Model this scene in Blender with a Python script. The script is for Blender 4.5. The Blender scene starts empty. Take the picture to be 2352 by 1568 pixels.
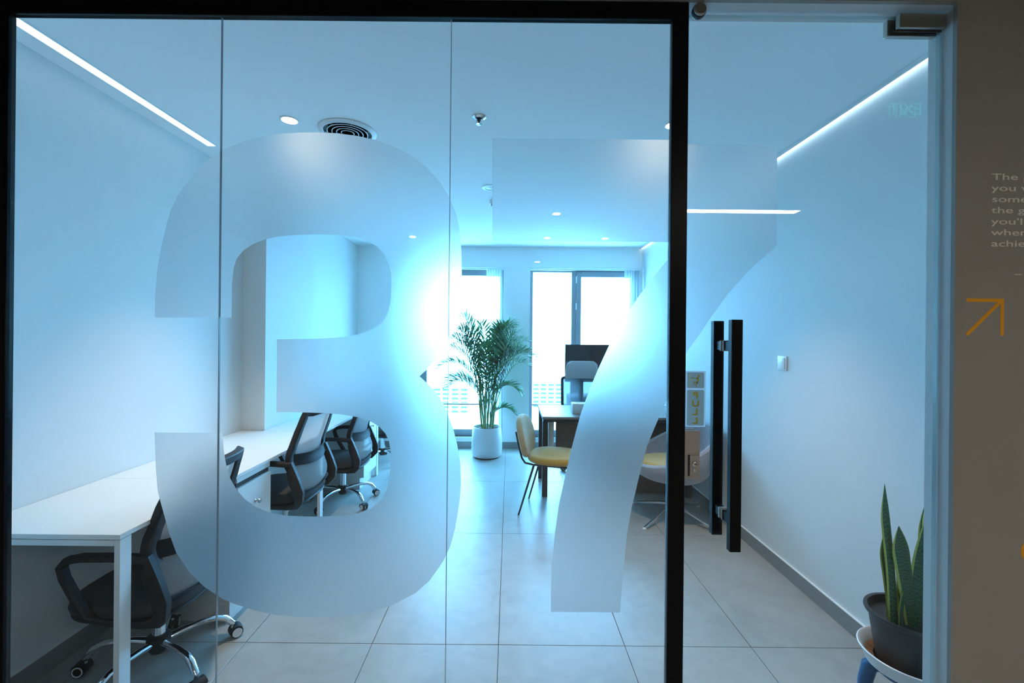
import bpy, bmesh, math, random
from mathutils import Vector, Matrix
from mathutils.geometry import tessellate_polygon
R = math.radians
PI = math.pi
sc = bpy.context.scene
COL = sc.collection

# ------------------------------------------------------------------ camera, world, exposure
CAM_H = 1.465
cam_d = bpy.data.cameras.new('camera')
cam = bpy.data.objects.new('camera', cam_d)
COL.objects.link(cam)
cam_d.sensor_fit = 'HORIZONTAL'
cam_d.sensor_width = 36.0
cam_d.lens = 36.0 * 1030.0 / 2352.0          # wide lens, about 16 mm
cam_d.shift_x = 5.0 / 2352.0
cam_d.shift_y = -12.0 / 2352.0
cam_d.clip_start = 0.02
cam_d.clip_end = 3000
cam.matrix_world = Matrix.Translation((0, 0, CAM_H)) @ Matrix.Rotation(R(90), 4, 'X') @ Matrix.Rotation(0.0095, 4, 'Z')
sc.camera = cam

SKY_COLOR = (0.165, 0.545, 1.0)
SKY_POWER = 38.0
w = bpy.data.worlds.new('sky'); sc.world = w
w.use_nodes = True
bg = w.node_tree.nodes['Background']
bg.inputs[0].default_value = (*SKY_COLOR, 1)
bg.inputs[1].default_value = SKY_POWER

sc.view_settings.view_transform = 'Standard'
sc.view_settings.look = 'None'
sc.view_settings.gamma = 1.0
sc.view_settings.use_curve_mapping = False
sc.view_settings.exposure = 0.22
cy = sc.cycles
cy.use_denoising = True
cy.max_bounces = 14
cy.diffuse_bounces = 6
cy.glossy_bounces = 5
cy.transmission_bounces = 8
cy.transparent_max_bounces = 24
cy.sample_clamp_indirect = 6.0
cy.caustics_reflective = False
cy.caustics_refractive = True

STRIP_COLOR = (0.62, 0.84, 1.0)
STRIP_POWER = 1.9
COVE_POWER = 3.6
ROOM_SPOT_COLOR = (1.0, 0.84, 0.66)
ROOM_SPOT_POWER = 30.0
ROOM_SPOT_WATTS = 96.0
CORRIDOR_COLOR = (1.0, 0.94, 0.85)
CORRIDOR_POWER = 760.0
CORRIDOR_STRIP_POWER = 80.0

# portals: sampling guides exactly in the two window openings (they give no light of their own)
def portal(name, x0, x1, z0, z1, y):
    d = bpy.data.lights.new(name, 'AREA'); d.shape = 'RECTANGLE'
    d.size = x1 - x0; d.size_y = z1 - z0
    d.cycles.is_portal = True
    o = bpy.data.objects.new(name, d); COL.objects.link(o)
    o.location = ((x0 + x1) / 2, y, (z0 + z1) / 2)
    o.rotation_euler = (R(-90), 0, 0)          # shines towards -Y, into the room
portal('window_portal', -1.19, -0.09, 0.15, 2.335, 6.06)
portal('window_portal', 0.26, 1.69, 0.15, 2.335, 6.06)

# ------------------------------------------------------------------ materials
def _mat(name):
    m = bpy.data.materials.new(name); m.use_nodes = True
    nt = m.node_tree; nt.nodes.clear()
    out = nt.nodes.new('ShaderNodeOutputMaterial')
    return m, nt, out

def pbr(name, color, rough=0.5, metal=0.0, spec=0.5, var=0.06, scale=8.0, bump=0.0, bscale=60.0, detail=4.0, sheen=0.0, coat=0.0):
    m, nt, out = _mat(name)
    b = nt.nodes.new('ShaderNodeBsdfPrincipled')
    b.inputs['Roughness'].default_value = rough
    b.inputs['Metallic'].default_value = metal
    b.inputs['Specular IOR Level'].default_value = spec
    if sheen: b.inputs['Sheen Weight'].default_value = sheen
    if coat: b.inputs['Coat Weight'].default_value = coat
    tc = nt.nodes.new('ShaderNodeTexCoord')
    n = nt.nodes.new('ShaderNodeTexNoise'); n.inputs['Scale'].default_value = scale; n.inputs['Detail'].default_value = detail
    nt.links.new(tc.outputs['Object'], n.inputs['Vector'])
    r = nt.nodes.new('ShaderNodeValToRGB')
    r.color_ramp.elements[0].position = 0.3; r.color_ramp.elements[1].position = 0.7
    r.color_ramp.elements[0].color = (*[c * (1 - var) for c in color], 1)
    r.color_ramp.elements[1].color = (*[min(1, c * (1 + var)) for c in color], 1)
    nt.links.new(n.outputs['Fac'], r.inputs['Fac'])
    nt.links.new(r.outputs['Color'], b.inputs['Base Color'])
    if bump:
        n2 = nt.nodes.new('ShaderNodeTexNoise'); n2.inputs['Scale'].default_value = bscale; n2.inputs['Detail'].default_value = 3
        nt.links.new(tc.outputs['Object'], n2.inputs['Vector'])
        bp = nt.nodes.new('ShaderNodeBump'); bp.inputs['Strength'].default_value = bump; bp.inputs['Distance'].default_value = 0.004
        nt.links.new(n2.outputs['Fac'], bp.inputs['Height'])
        nt.links.new(bp.outputs['Normal'], b.inputs['Normal'])
    nt.links.new(b.outputs[0], out.inputs[0])
    return m

def emit(name, color, power):
    m, nt, out = _mat(name)
    e = nt.nodes.new('ShaderNodeEmission')
    e.inputs[0].default_value = (*color, 1); e.inputs[1].default_value = power
    nt.links.new(e.outputs[0], out.inputs[0])
    return m

def clear_glass(name, tint=(0.97, 0.99, 0.985), f0=0.04):
    """thin clear glass: transparent with a mirror reflection that follows Schlick's law"""
    m, nt, out = _mat(name)
    geo = nt.nodes.new('ShaderNodeNewGeometry')
    dot = nt.nodes.new('ShaderNodeVectorMath'); dot.operation = 'DOT_PRODUCT'
    nt.links.new(geo.outputs['Incoming'], dot.inputs[0]); nt.links.new(geo.outputs['Normal'], dot.inputs[1])
    def math_node(op, a=None, b=None):
        k = nt.nodes.new('ShaderNodeMath'); k.operation = op
        for i, v in enumerate((a, b)):
            if v is None: continue
            if isinstance(v, (int, float)): k.inputs[i].default_value = v
            else: nt.links.new(v, k.inputs[i])
        return k.outputs[0]
    c = math_node('ABSOLUTE', dot.outputs['Value'])
    p = math_node('POWER', math_node('SUBTRACT', 1.0, c), 5.0)
    f = math_node('ADD', math_node('MULTIPLY', p, 1.0 - f0), f0)
    t = nt.nodes.new('ShaderNodeBsdfTransparent'); t.inputs[0].default_value = (*tint, 1)
    g = nt.nodes.new('ShaderNodeBsdfGlossy'); g.inputs['Roughness'].default_value = 0.0
    mx = nt.nodes.new('ShaderNodeMixShader')
    nt.links.new(f, mx.inputs[0]); nt.links.new(t.outputs[0], mx.inputs[1]); nt.links.new(g.outputs[0], mx.inputs[2])
    nt.links.new(mx.outputs[0], out.inputs[0])
    return m

def frosted(name):
    m, nt, out = _mat(name)
    rf = nt.nodes.new('ShaderNodeBsdfRefraction'); rf.distribution = 'BECKMANN'
    rf.inputs['Color'].default_value = (0.97, 0.985, 0.99, 1)
    rf.inputs['Roughness'].default_value = 0.70; rf.inputs['IOR'].default_value = 1.27
    tl = nt.nodes.new('ShaderNodeBsdfTranslucent'); tl.inputs[0].default_value = (0.95, 0.97, 0.98, 1)
    mx = nt.nodes.new('ShaderNodeMixShader'); mx.inputs[0].default_value = 0.12
    nt.links.new(rf.outputs[0], mx.inputs[1]); nt.links.new(tl.outputs[0], mx.inputs[2])
    df = nt.nodes.new('ShaderNodeBsdfDiffuse'); df.inputs[0].default_value = (0.8, 0.82, 0.83, 1)
    m2 = nt.nodes.new('ShaderNodeMixShader'); m2.inputs[0].default_value = 0.06
    nt.links.new(mx.outputs[0], m2.inputs[1]); nt.links.new(df.outputs[0], m2.inputs[2])
    nt.links.new(m2.outputs[0], out.inputs[0])
    return m

def sheer(name, color, clear):
    m, nt, out = _mat(name)
    d = nt.nodes.new('ShaderNodeBsdfDiffuse'); d.inputs[0].default_value = (*color, 1)
    tl = nt.nodes.new('ShaderNodeBsdfTranslucent'); tl.inputs[0].default_value = (*color, 1)
    t = nt.nodes.new('ShaderNodeBsdfTransparent')
    a = nt.nodes.new('ShaderNodeMixShader'); a.inputs[0].default_value = 0.5
    nt.links.new(d.outputs[0], a.inputs[1]); nt.links.new(tl.outputs[0], a.inputs[2])
    b = nt.nodes.new('ShaderNodeMixShader'); b.inputs[0].default_value = clear
    nt.links.new(a.outputs[0], b.inputs[1]); nt.links.new(t.outputs[0], b.inputs[2])
    nt.links.new(b.outputs[0], out.inputs[0])
    return m

def leafy(name, color, through):
    m, nt, out = _mat(name)
    b = nt.nodes.new('ShaderNodeBsdfPrincipled'); b.inputs['Roughness'].default_value = 0.45
    tc = nt.nodes.new('ShaderNodeTexCoord'); n = nt.nodes.new('ShaderNodeTexNoise'); n.inputs['Scale'].default_value = 9
    nt.links.new(tc.outputs['Object'], n.inputs['Vector'])
    r = nt.nodes.new('ShaderNodeValToRGB')
    r.color_ramp.elements[0].position = 0.35; r.color_ramp.elements[0].color = (*[c * 0.6 for c in color], 1)
    r.color_ramp.elements[1].position = 0.7; r.color_ramp.elements[1].color = (*[c * 1.5 for c in color], 1)
    nt.links.new(n.outputs['Fac'], r.inputs['Fac']); nt.links.new(r.outputs['Color'], b.inputs['Base Color'])
    t = nt.nodes.new('ShaderNodeBsdfTranslucent'); nt.links.new(r.outputs['Color'], t.inputs[0])
    mx = nt.nodes.new('ShaderNodeMixShader'); mx.inputs[0].default_value = through
    nt.links.new(b.outputs[0], mx.inputs[1]); nt.links.new(t.outputs[0], mx.inputs[2])
    nt.links.new(mx.outputs[0], out.inputs[0])
    return m

def stone(name):
    m, nt, out = _mat(name)
    b = nt.nodes.new('ShaderNodeBsdfPrincipled')
    b.inputs['Roughness'].default_value = 0.36; b.inputs['Specular IOR Level'].default_value = 0.4
    geo = nt.nodes.new('ShaderNodeNewGeometry')
    def noise(s, d, dist=0.0):
        n = nt.nodes.new('ShaderNodeTexNoise'); n.inputs['Scale'].default_value = s
        n.inputs['Detail'].default_value = d; n.inputs['Distortion'].default_value = dist
        nt.links.new(geo.outputs['Position'], n.inputs['Vector']); return n
    n1 = noise(1.6, 8, 0.8); n2 = noise(7.0, 10, 1.4)
    mx = nt.nodes.new('ShaderNodeMix'); mx.data_type = 'FLOAT'; mx.inputs[0].default_value = 0.45
    nt.links.new(n1.outputs['Fac'], mx.inputs[2]); nt.links.new(n2.outputs['Fac'], mx.inputs[3])
    r = nt.nodes.new('ShaderNodeValToRGB')
    r.color_ramp.elements[0].position = 0.32; r.color_ramp.elements[0].color = (0.305, 0.30, 0.28, 1)
    r.color_ramp.elements[1].position = 0.70; r.color_ramp.elements[1].color = (0.42, 0.41, 0.385, 1)
    nt.links.new(mx.outputs[0], r.inputs['Fac'])
    nt.links.new(r.outputs['Color'], b.inputs['Base Color'])
    rr = nt.nodes.new('ShaderNodeMapRange'); rr.inputs[3].default_value = 0.27; rr.inputs[4].default_value = 0.42
    nt.links.new(n2.outputs['Fac'], rr.inputs[0]); nt.links.new(rr.outputs[0], b.inputs['Roughness'])
    nt.links.new(b.outputs[0], out.inputs[0])
    return m

def striped_leaf(name, dark, mid, edge):
    """snake-plant leaf: dark green with paler cross bands and a yellow margin (uv u runs across the leaf)"""
    m, nt, out = _mat(name)
    b = nt.nodes.new('ShaderNodeBsdfPrincipled'); b.inputs['Roughness'].default_value = 0.42
    uv = nt.nodes.new('ShaderNodeUVMap'); sep = nt.nodes.new('ShaderNodeSeparateXYZ')
    nt.links.new(uv.outputs[0], sep.inputs[0])
    wv = nt.nodes.new('ShaderNodeTexWave'); wv.bands_direction = 'Y'; wv.inputs['Scale'].default_value = 5.0
    wv.inputs['Distortion'].default_value = 9.0; wv.inputs['Detail'].default_value = 3
    nt.links.new(uv.outputs[0], wv.inputs['Vector'])
    r = nt.nodes.new('ShaderNodeValToRGB')
    r.color_ramp.elements[0].color = (*dark, 1); r.color_ramp.elements[1].color = (*mid, 1)
    nt.links.new(wv.outputs['Fac'], r.inputs['Fac'])
    a = nt.nodes.new('ShaderNodeMath'); a.operation = 'SUBTRACT'; a.inputs[1].default_value = 0.5
    nt.links.new(sep.outputs[0], a.inputs[0])
    ab = nt.nodes.new('ShaderNodeMath'); ab.operation = 'ABSOLUTE'; nt.links.new(a.outputs[0], ab.inputs[0])
    gt = nt.nodes.new('ShaderNodeMath'); gt.operation = 'GREATER_THAN'; gt.inputs[1].default_value = 0.41
    nt.links.new(ab.outputs[0], gt.inputs[0])
    mx = nt.nodes.new('ShaderNodeMix'); mx.data_type = 'RGBA'
    nt.links.new(gt.outputs[0], mx.inputs[0]); nt.links.new(r.outputs['Color'], mx.inputs[6]); mx.inputs[7].default_value = (*edge, 1)
    nt.links.new(mx.outputs[2], b.inputs['Base Color'])
    nt.links.new(b.outputs[0], out.inputs[0])
    return m

M = dict(
    wall=pbr('white_wall_paint', (0.68, 0.68, 0.665), 0.75, var=0.012, scale=3, bump=0.05, bscale=300),
    ceiling=pbr('ceiling_and_glare_wall_paint', (0.86, 0.86, 0.845), 0.85, var=0.01, scale=2),
    corridor=pbr('corridor_paint', (0.36, 0.335, 0.295), 0.8, var=0.03, scale=4, bump=0.08, bscale=260),
    corridor_ceiling=pbr('corridor_ceiling_paint', (0.14, 0.13, 0.12), 0.85, var=0.02, scale=2),
    stone=stone('floor_stone'),
    grout=pbr('grout', (0.10, 0.10, 0.095), 0.9, var=0.1, scale=30),
    skirting=pbr('skirting_tile', (0.25, 0.245, 0.235), 0.45, var=0.08, scale=5, detail=8),
    skirt_cap=pbr('skirting_cap', (0.8, 0.8, 0.79), 0.5, var=0.01),
    black_frame=pbr('black_powder_coat', (0.008, 0.008, 0.009), 0.30, spec=0.10, var=0.1, scale=40),
    glass=clear_glass('clear_glass'),
    window_glass=clear_glass('window_glass', (0.98, 0.99, 0.99)),
    glass_edge=pbr('glass_edge', (0.55, 0.68, 0.68), 0.1, var=0.05, spec=0.8),
    sealant=pbr('sealant', (0.34, 0.37, 0.38), 0.3, var=0.05),
    frosted=frosted('frosted_film'),
    window_metal=pbr('window_metal', (0.33, 0.36, 0.38), 0.4, metal=0.3, var=0.03),
    white_metal=pbr('white_metal', (0.78, 0.78, 0.77), 0.4, var=0.015),
    laminate=pbr('white_laminate', (0.80, 0.79, 0.765), 0.42, var=0.012, scale=20),
    dark_gap=pbr('dark_gap', (0.035, 0.028, 0.026), 0.7, var=0.1),
    chrome=pbr('chrome', (0.82, 0.83, 0.85), 0.09, metal=1.0, var=0.01),
    satin=pbr('satin_steel', (0.50, 0.48, 0.44), 0.32, metal=0.9, var=0.05, scale=30),
    warm_metal=pbr('champagne_metal', (0.42, 0.385, 0.35), 0.5, metal=0.0, var=0.04, scale=40),
    black_plastic=pbr('black_plastic', (0.024, 0.020, 0.019), 0.55, spec=0.3, var=0.1, scale=60, bump=0.05, bscale=400),
    dark_fabric=pbr('dark_fabric', (0.040, 0.036, 0.035), 0.92, var=0.15, scale=120, bump=0.25, bscale=500),
    chair_mesh=sheer('chair_mesh', (0.62, 0.64, 0.65), 0.25),
    grey_fabric=pbr('grey_fabric', (0.42, 0.38, 0.36), 0.95, var=0.08, scale=90, bump=0.2, bscale=400, sheen=0.3),
    tub_fabric=pbr('tub_fabric', (0.36, 0.33, 0.35), 0.95, var=0.07, scale=90, bump=0.2, bscale=400, sheen=0.3),
    mustard=pbr('mustard_velvet', (0.54, 0.235, 0.018), 0.8, var=0.09, scale=40, bump=0.25, bscale=250, sheen=0.4),
    mustard_lit=pbr('lit_mustard_velvet', (0.60, 0.34, 0.15), 0.8, var=0.09, scale=40, bump=0.25, bscale=250, sheen=0.4),  # seat velvet again, with the light on the backrest put into its colour
    wood_top=pbr('grey_brown_veneer', (0.25, 0.19, 0.16), 0.4, var=0.12, scale=14, detail=8),
    brown_panel=pbr('brown_panel', (0.115, 0.085, 0.062), 0.5, var=0.15, scale=12, detail=8),
    black_metal=pbr('black_metal', (0.018, 0.017, 0.018), 0.4, var=0.1, scale=40),
    screen=pbr('screen_glass', (0.008, 0.009, 0.012), 0.08, var=0.05, spec=0.6),
    pot=pbr('pot_glaze', (0.70, 0.71, 0.72), 0.32, var=0.02, spec=0.6),
    soil=pbr('soil', (0.045, 0.03, 0.02), 0.95, var=0.35, scale=60, bump=0.6, bscale=90),
    damp_soil=pbr('damp_soil', (0.20, 0.085, 0.03), 0.8, var=0.5, scale=70, bump=0.5, bscale=110),
    palm_leaf=leafy('palm_leaf', (0.040, 0.17, 0.06), 0.07),
    palm_stem=pbr('palm_stem', (0.16, 0.23, 0.07), 0.55, var=0.3, scale=14),
    small_leaf=pbr('small_leaf', (0.03, 0.15, 0.03), 0.5, var=0.3, scale=40),
    snake=striped_leaf('snake_leaf', (0.012, 0.055, 0.018), (0.05, 0.13, 0.045), (0.48, 0.46, 0.08)),
    plastic_pot=pbr('black_plastic_pot', (0.020, 0.020, 0.022), 0.42, var=0.1, scale=30),
    white_plastic=pbr('white_plastic', (0.80, 0.80, 0.80), 0.35, var=0.015),
    blue_plastic=pbr('blue_plastic', (0.012, 0.10, 0.24), 0.35, var=0.06),
    curtain=sheer('sheer_curtain', (0.82, 0.84, 0.85), 0.12),
    sign_grey=sheer('sign_grey', (0.36, 0.33, 0.29), 0.0),
    sign_yellow=pbr('sign_yellow', (0.66, 0.63, 0.12), 0.5, var=0.03),
    sign_border=sheer('sign_border', (0.78, 0.74, 0.78), 0.0),
    orange=pbr('orange_vinyl', (1.0, 0.42, 0.008), 0.45, var=0.03),
    letter=pbr('letter_vinyl', (0.86, 0.83, 0.76), 0.5, var=0.02),
    strip=emit('strip_light', STRIP_COLOR, STRIP_POWER),
    cove=emit('cove_light', STRIP_COLOR, COVE_POWER),
    room_spot=emit('room_spot', ROOM_SPOT_COLOR, ROOM_SPOT_POWER),
    corridor_spot=emit('corridor_spot', CORRIDOR_COLOR, CORRIDOR_POWER),
    corridor_strip=emit('corridor_strip', CORRIDOR_COLOR, CORRIDOR_STRIP_POWER),
    facade=pbr('far_facade', (0.62, 0.61, 0.58), 0.8, var=0.05, scale=0.2),
    far_window=pbr('far_window', (0.02, 0.05, 0.075), 0.2, var=0.1, scale=0.3),
    city_ground=pbr('city_ground', (0.80, 0.79, 0.77), 0.9, var=0.1, scale=0.05),
)

# ------------------------------------------------------------------ mesh helpers
class B:
    def __init__(self): self.bm = bmesh.new()
    def box(self, x0, x1, y0, y1, z0, z1, bevel=0.0, seg=2):
        vs = [self.bm.verts.new((x, y, z)) for x in (x0, x1) for y in (y0, y1) for z in (z0, z1)]
        idx = [(0, 1, 3, 2), (4, 6, 7, 5), (0, 4, 5, 1), (2, 3, 7, 6), (0, 2, 6, 4), (1, 5, 7, 3)]
        fs = [self.bm.faces.new([vs[i] for i in f]) for f in idx]
        if bevel:
            es = list({e for f in fs for e in f.edges})
            bmesh.ops.bevel(self.bm, geom=es, offset=bevel, segments=seg, profile=0.5, affect='EDGES')
        return self
    def sweep(self, path, prof, up=(0, 0, 1), closed=False, scales=None, caps=True):
        """sweep a 2-D profile along a path; profile (a, b): a along side, b along the kept-up vector"""
        P = [Vector(p) for p in path]; n = len(P); rings = []
        up = Vector(up)
        for i in range(n):
            if closed: t = P[(i + 1) % n] - P[i - 1]
            else: t = P[min(i + 1, n - 1)] - P[max(i - 1, 0)]
            t.normalize()
            side = t.cross(up)
            if side.length < 1e-4: side = t.cross(Vector((1, 0, 0)))
            if side.length < 1e-4: side = t.cross(Vector((0, 1, 0)))
            side.normalize(); u = side.cross(t)
            s = scales[i] if scales else 1.0
            sa, sb = s if isinstance(s, tuple) else (s, s)
            rings.append([self.bm.verts.new(P[i] + side * (a * sa) + u * (b * sb)) for a, b in prof])
        m = len(prof)
        for i in range(n if closed else n - 1):
            r0, r1 = rings[i], rings[(i + 1) % n]
            for j in range(m):
                self.bm.faces.new((r0[j], r0[(j + 1) % m], r1[(j + 1) % m], r1[j]))
        if not closed and caps:
            self.bm.faces.new(rings[0][::-1]); self.bm.faces.new(rings[-1])
        return self
    def tube(self, path, r, seg=10, closed=False, scales=None, up=(0, 0, 1)):
        prof = [(r * math.cos(2 * PI * k / seg), r * math.sin(2 * PI * k / seg)) for k in range(seg)]
        return self.sweep(path, prof, up, closed, scales)
    def bar(self, path, wa, wb, up=(0, 0, 1), closed=False, scales=None, soft=0.25):
        a, b = wa / 2, wb / 2; c = min(a, b) * soft
        prof = [(-a + c, -b), (a - c, -b), (a, -b + c), (a, b - c), (a - c, b), (-a + c, b), (-a, b - c), (-a, -b + c)]
        return self.sweep(path, prof, up, closed, scales)
    def lathe(self, prof, seg=32, c=(0, 0, 0), axis='Z'):
        rings = []
        for r, z in prof:
            ring = []
            for k in range(seg):
                a = 2 * PI * k / seg
                p = (r * math.cos(a), r * math.sin(a), z)
                if axis == 'Y': p = (p[0], p[2], p[1])
                if axis == 'X': p = (p[2], p[0], p[1])
                ring.append(self.bm.verts.new((p[0] + c[0], p[1] + c[1], p[2] + c[2])))
            rings.append(ring)
        for i in range(len(rings) - 1):
            for k in range(seg):
                self.bm.faces.new((rings[i][k], rings[i][(k + 1) % seg], rings[i + 1][(k + 1) % seg], rings[i + 1][k]))
        if prof[0][0] > 1e-6: self.bm.faces.new(rings[0][::-1])
        if prof[-1][0] > 1e-6: self.bm.faces.new(rings[-1])
        return self
    def prism(self, poly, plane, d0, d1):
        """closed polygon in 'XZ', 'XY' or 'YZ', extruded from d0 to d1 along the third axis"""
        def P(a, b, d):
            return {'XZ': (a, d, b), 'XY': (a, b, d), 'YZ': (d, a, b)}[plane]
        tris = tessellate_polygon([[Vector((a, b, 0)) for a, b in poly]])
        v0 = [self.bm.verts.new(P(a, b, d0)) for a, b in poly]
        for t in tris: self.bm.faces.new([v0[i] for i in t])
        if abs(d1 - d0) > 1e-9:
            v1 = [self.bm.verts.new(P(a, b, d1)) for a, b in poly]
            for t in tris: self.bm.faces.new([v1[i] for i in t[::-1]])
            n = len(poly)
            for i in range(n):
                self.bm.faces.new((v0[i], v0[(i + 1) % n], v1[(i + 1) % n], v1[i]))
        return self
    def pad(self, cx, cy, z0, z1, w, d, n=3.2, seg=40, rings=6, dome=0.0, rim=0.5):
        """soft cushion with a superellipse outline (w along x, d along y)"""
        h = z1 - z0; rr = []
        prof = []
        for i in range(rings + 1):
            a = -PI / 2 + PI * i / rings
            prof.append((1 - rim * h / max(w, d) * (1 - math.cos(a)) * 2, z0 + h * (0.5 + 0.5 * math.sin(a))))
        inner = [(0.75, dome * 0.45), (0.45, dome * 0.8), (0.15, dome)]
        full = [(0.3, z0)] + prof + [(prof[-1][0] * k, z1 + q) for k, q in inner]
        for s, z in full:
            ring = []
            for k in range(seg):
                a = 2 * PI * k / seg; c, sn = math.cos(a), math.sin(a)
                x = math.copysign(abs(c) ** (2 / n), c) * w / 2 * s; y = math.copysign(abs(sn) ** (2 / n), sn) * d / 2 * s
                ring.append(self.bm.verts.new((cx + x, cy + y, z)))
            rr.append(ring)
        for i in range(len(rr) - 1):
            for k in range(seg):
                self.bm.faces.new((rr[i][k], rr[i][(k + 1) % seg], rr[i + 1][(k + 1) % seg], rr[i + 1][k]))
        self.bm.faces.new(rr[0][::-1]); self.bm.faces.new(rr[-1])
        return self
    def grid(self, fn, nu, nv):
        v = [[self.bm.verts.new(fn(i / nu, j / nv)) for j in range(nv + 1)] for i in range(nu + 1)]
        for i in range(nu):
            for j in range(nv):
                self.bm.faces.new((v[i][j], v[i + 1][j], v[i + 1][j + 1], v[i][j + 1]))
        return self
    def xform(self, mtx):
        bmesh.ops.transform(self.bm, matrix=mtx, verts=self.bm.verts); return self

def obj(name, b, mat, parent=None, smooth=True, label=None, kind=None):
    me = bpy.data.meshes.new(name)
    bmesh.ops.recalc_face_normals(b.bm, faces=b.bm.faces)
    b.bm.to_mesh(me); b.bm.free()
    me.materials.append(mat)
    if smooth:
        me.shade_smooth(); me.set_sharp_from_angle(angle=R(38))
    o = bpy.data.objects.new(name, me); COL.objects.link(o)
    if parent: o.parent = parent
    if label: o['label'] = label
    if kind: o['kind'] = kind
    return o

def thing(name, label, cat, loc=(0, 0, 0), rz=0.0, group=None):
    o = bpy.data.objects.new(name, None); COL.objects.link(o)
    o.empty_display_size = 0.1
    o.location = loc; o.rotation_euler = (0, 0, rz)
    o['label'] = label; o['category'] = cat
    if group: o['group'] = group
    return o

def tag(o, label, cat, group=None):
    o['label'] = label; o['category'] = cat
    if group: o['group'] = group
    return o

def struct(name, b, mat, smooth=False):
    return obj(name, b, mat, None, smooth, kind='structure')

def link_copy(src, name, parent, loc=None, rot=None):
    o = src.copy(); o.name = name; COL.objects.link(o)
    o.parent = parent
    if loc is not None: o.location = loc
    if rot is not None: o.rotation_euler = rot
    return o

def dup(root, loc, rz, label, group=None):
    def rec(o, par):
        c = o.copy(); COL.objects.link(c)
        if par: c.parent = par
        for ch in kids[o]: rec(ch, c)
        return c
    kids = {}
    def walk(o):
        kids[o] = list(o.children)
        for ch in kids[o]: walk(ch)
    walk(root)
    r = rec(root, None)
    r.location = loc; r.rotation_euler = (0, 0, rz); r['label'] = label
    if group: r['group'] = group
    return r

# outlines of the frosted figures on the glass plane, in metres (x, z)
THREE = [(-0.994,1.508),(-0.9946,1.5702),(-0.9886,1.6434),(-0.9788,1.7037),(-0.9671,1.7569),(-0.9542,1.8051),(-0.9339,1.8499),(-0.908,1.8867),(-0.8821,1.9175),(-0.8519,1.9494),(-0.8059,1.9804),(-0.7555,2.0016),(-0.7233,2.0104),(-0.6868,2.0193),(-0.6429,2.0258),(-0.5979,2.0293),(-0.5454,2.0304),(-0.4881,2.0285),(-0.4332,2.0217),(-0.3782,2.01),(-0.3293,1.9934),(-0.2803,1.9683),(-0.2373,1.9358),(-0.2004,1.8959),(-0.1719,1.8498),(-0.1544,1.8073),(-0.1434,1.7635),(-0.1382,1.7063),(-0.1362,1.6454),(-0.1381,1.5954),(-0.1448,1.538),(-0.1551,1.4916),(-0.173,1.4517),(-0.1937,1.4144),(-0.2307,1.3706),(-0.2521,1.3508),(-0.2304,1.3311),(-0.207,1.3082),(-0.1852,1.2755),(-0.171,1.2439),(-0.156,1.2038),(-0.1446,1.1613),(-0.1356,1.1126),(-0.1327,1.0578),(-0.1347,1.0151),(-0.1398,0.9748),(-0.1473,0.9284),(-0.1606,0.8771),(-0.1793,0.8354),(-0.219,0.7778),(-0.2577,0.7437),(-0.3171,0.7116),(-0.3755,0.6914),(-0.4345,0.6806),(-0.5131,0.6738),(-0.5728,0.6732),(-0.6509,0.6786),(-0.7107,0.6926),(-0.7694,0.7104),(-0.8013,0.7247),(-0.8491,0.7559),(-0.8885,0.7933),(-0.928,0.8497),(-0.9487,0.9049),(-0.9632,0.956),(-0.9745,0.9949),(-0.9821,1.0241),(-0.9875,1.0813),(-0.9922,1.1868),(-0.802,1.1873),(-0.7979,1.138),(-0.794,1.1149),(-0.7876,1.0837),(-0.7776,1.0565),(-0.7595,1.0268),(-0.7375,1.0026),(-0.7074,0.9809),(-0.6664,0.9649),(-0.623,0.9574),(-0.5682,0.9552),(-0.5139,0.9558),(-0.4597,0.959),(-0.4187,0.9661),(-0.3834,0.9798),(-0.3541,1.0057),(-0.3391,1.0363),(-0.3328,1.0745),(-0.3295,1.1181),(-0.331,1.1424),(-0.3361,1.1697),(-0.3461,1.1898),(-0.3639,1.2092),(-0.3915,1.2248),(-0.4212,1.2342),(-0.4624,1.2406),(-0.503,1.2444),(-0.5575,1.246),(-0.6514,1.2469),(-0.6521,1.4503),(-0.5534,1.4524),(-0.4949,1.4558),(-0.4587,1.4597),(-0.4231,1.4671),(-0.3878,1.4796),(-0.3587,1.4982),(-0.3431,1.5239),(-0.3349,1.5574),(-0.3328,1.5935),(-0.3332,1.6325),(-0.3396,1.6611),(-0.3536,1.6908),(-0.3754,1.7132),(-0.4041,1.7294),(-0.433,1.7389),(-0.4757,1.7439),(-0.5513,1.745),(-0.6134,1.742),(-0.65,1.738),(-0.6865,1.7303),(-0.7205,1.7166),(-0.7483,1.6981),(-0.7664,1.6759),(-0.7747,1.6503),(-0.7792,1.6063),(-0.7795,1.51)]
SEVEN = [(-0.054,2.0192),(0.4641,2.0186),(0.4704,1.3524),(0.446,1.3034),(0.4143,1.2288),(0.3869,1.1615),(0.3705,1.0967),(0.3459,0.9892),(0.3332,0.9147),(0.3255,0.8244),(0.3189,0.7512),(0.3158,0.6951),(0.1219,0.6951),(0.1231,0.8225),(0.1313,0.9128),(0.1422,0.9982),(0.1585,1.0739),(0.1745,1.1488),(0.2008,1.2511),(0.2257,1.3215),(0.2519,1.3839),(0.2788,1.4433),(0.3129,1.5088),(0.355,1.5732),(0.4091,1.6469),(0.4489,1.6927),(0.467,1.712),(0.4668,1.7324),(-0.0513,1.7321)]
SEVEN_DOOR = [(0.495,2.0202),(0.7608,2.0202),(0.7623,1.7343),(0.7425,1.7129),(0.7153,1.6901),(0.6733,1.6486),(0.6231,1.5919),(0.5729,1.5204),(0.5328,1.4601),(0.5119,1.4312),(0.5008,1.4124)]

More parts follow.
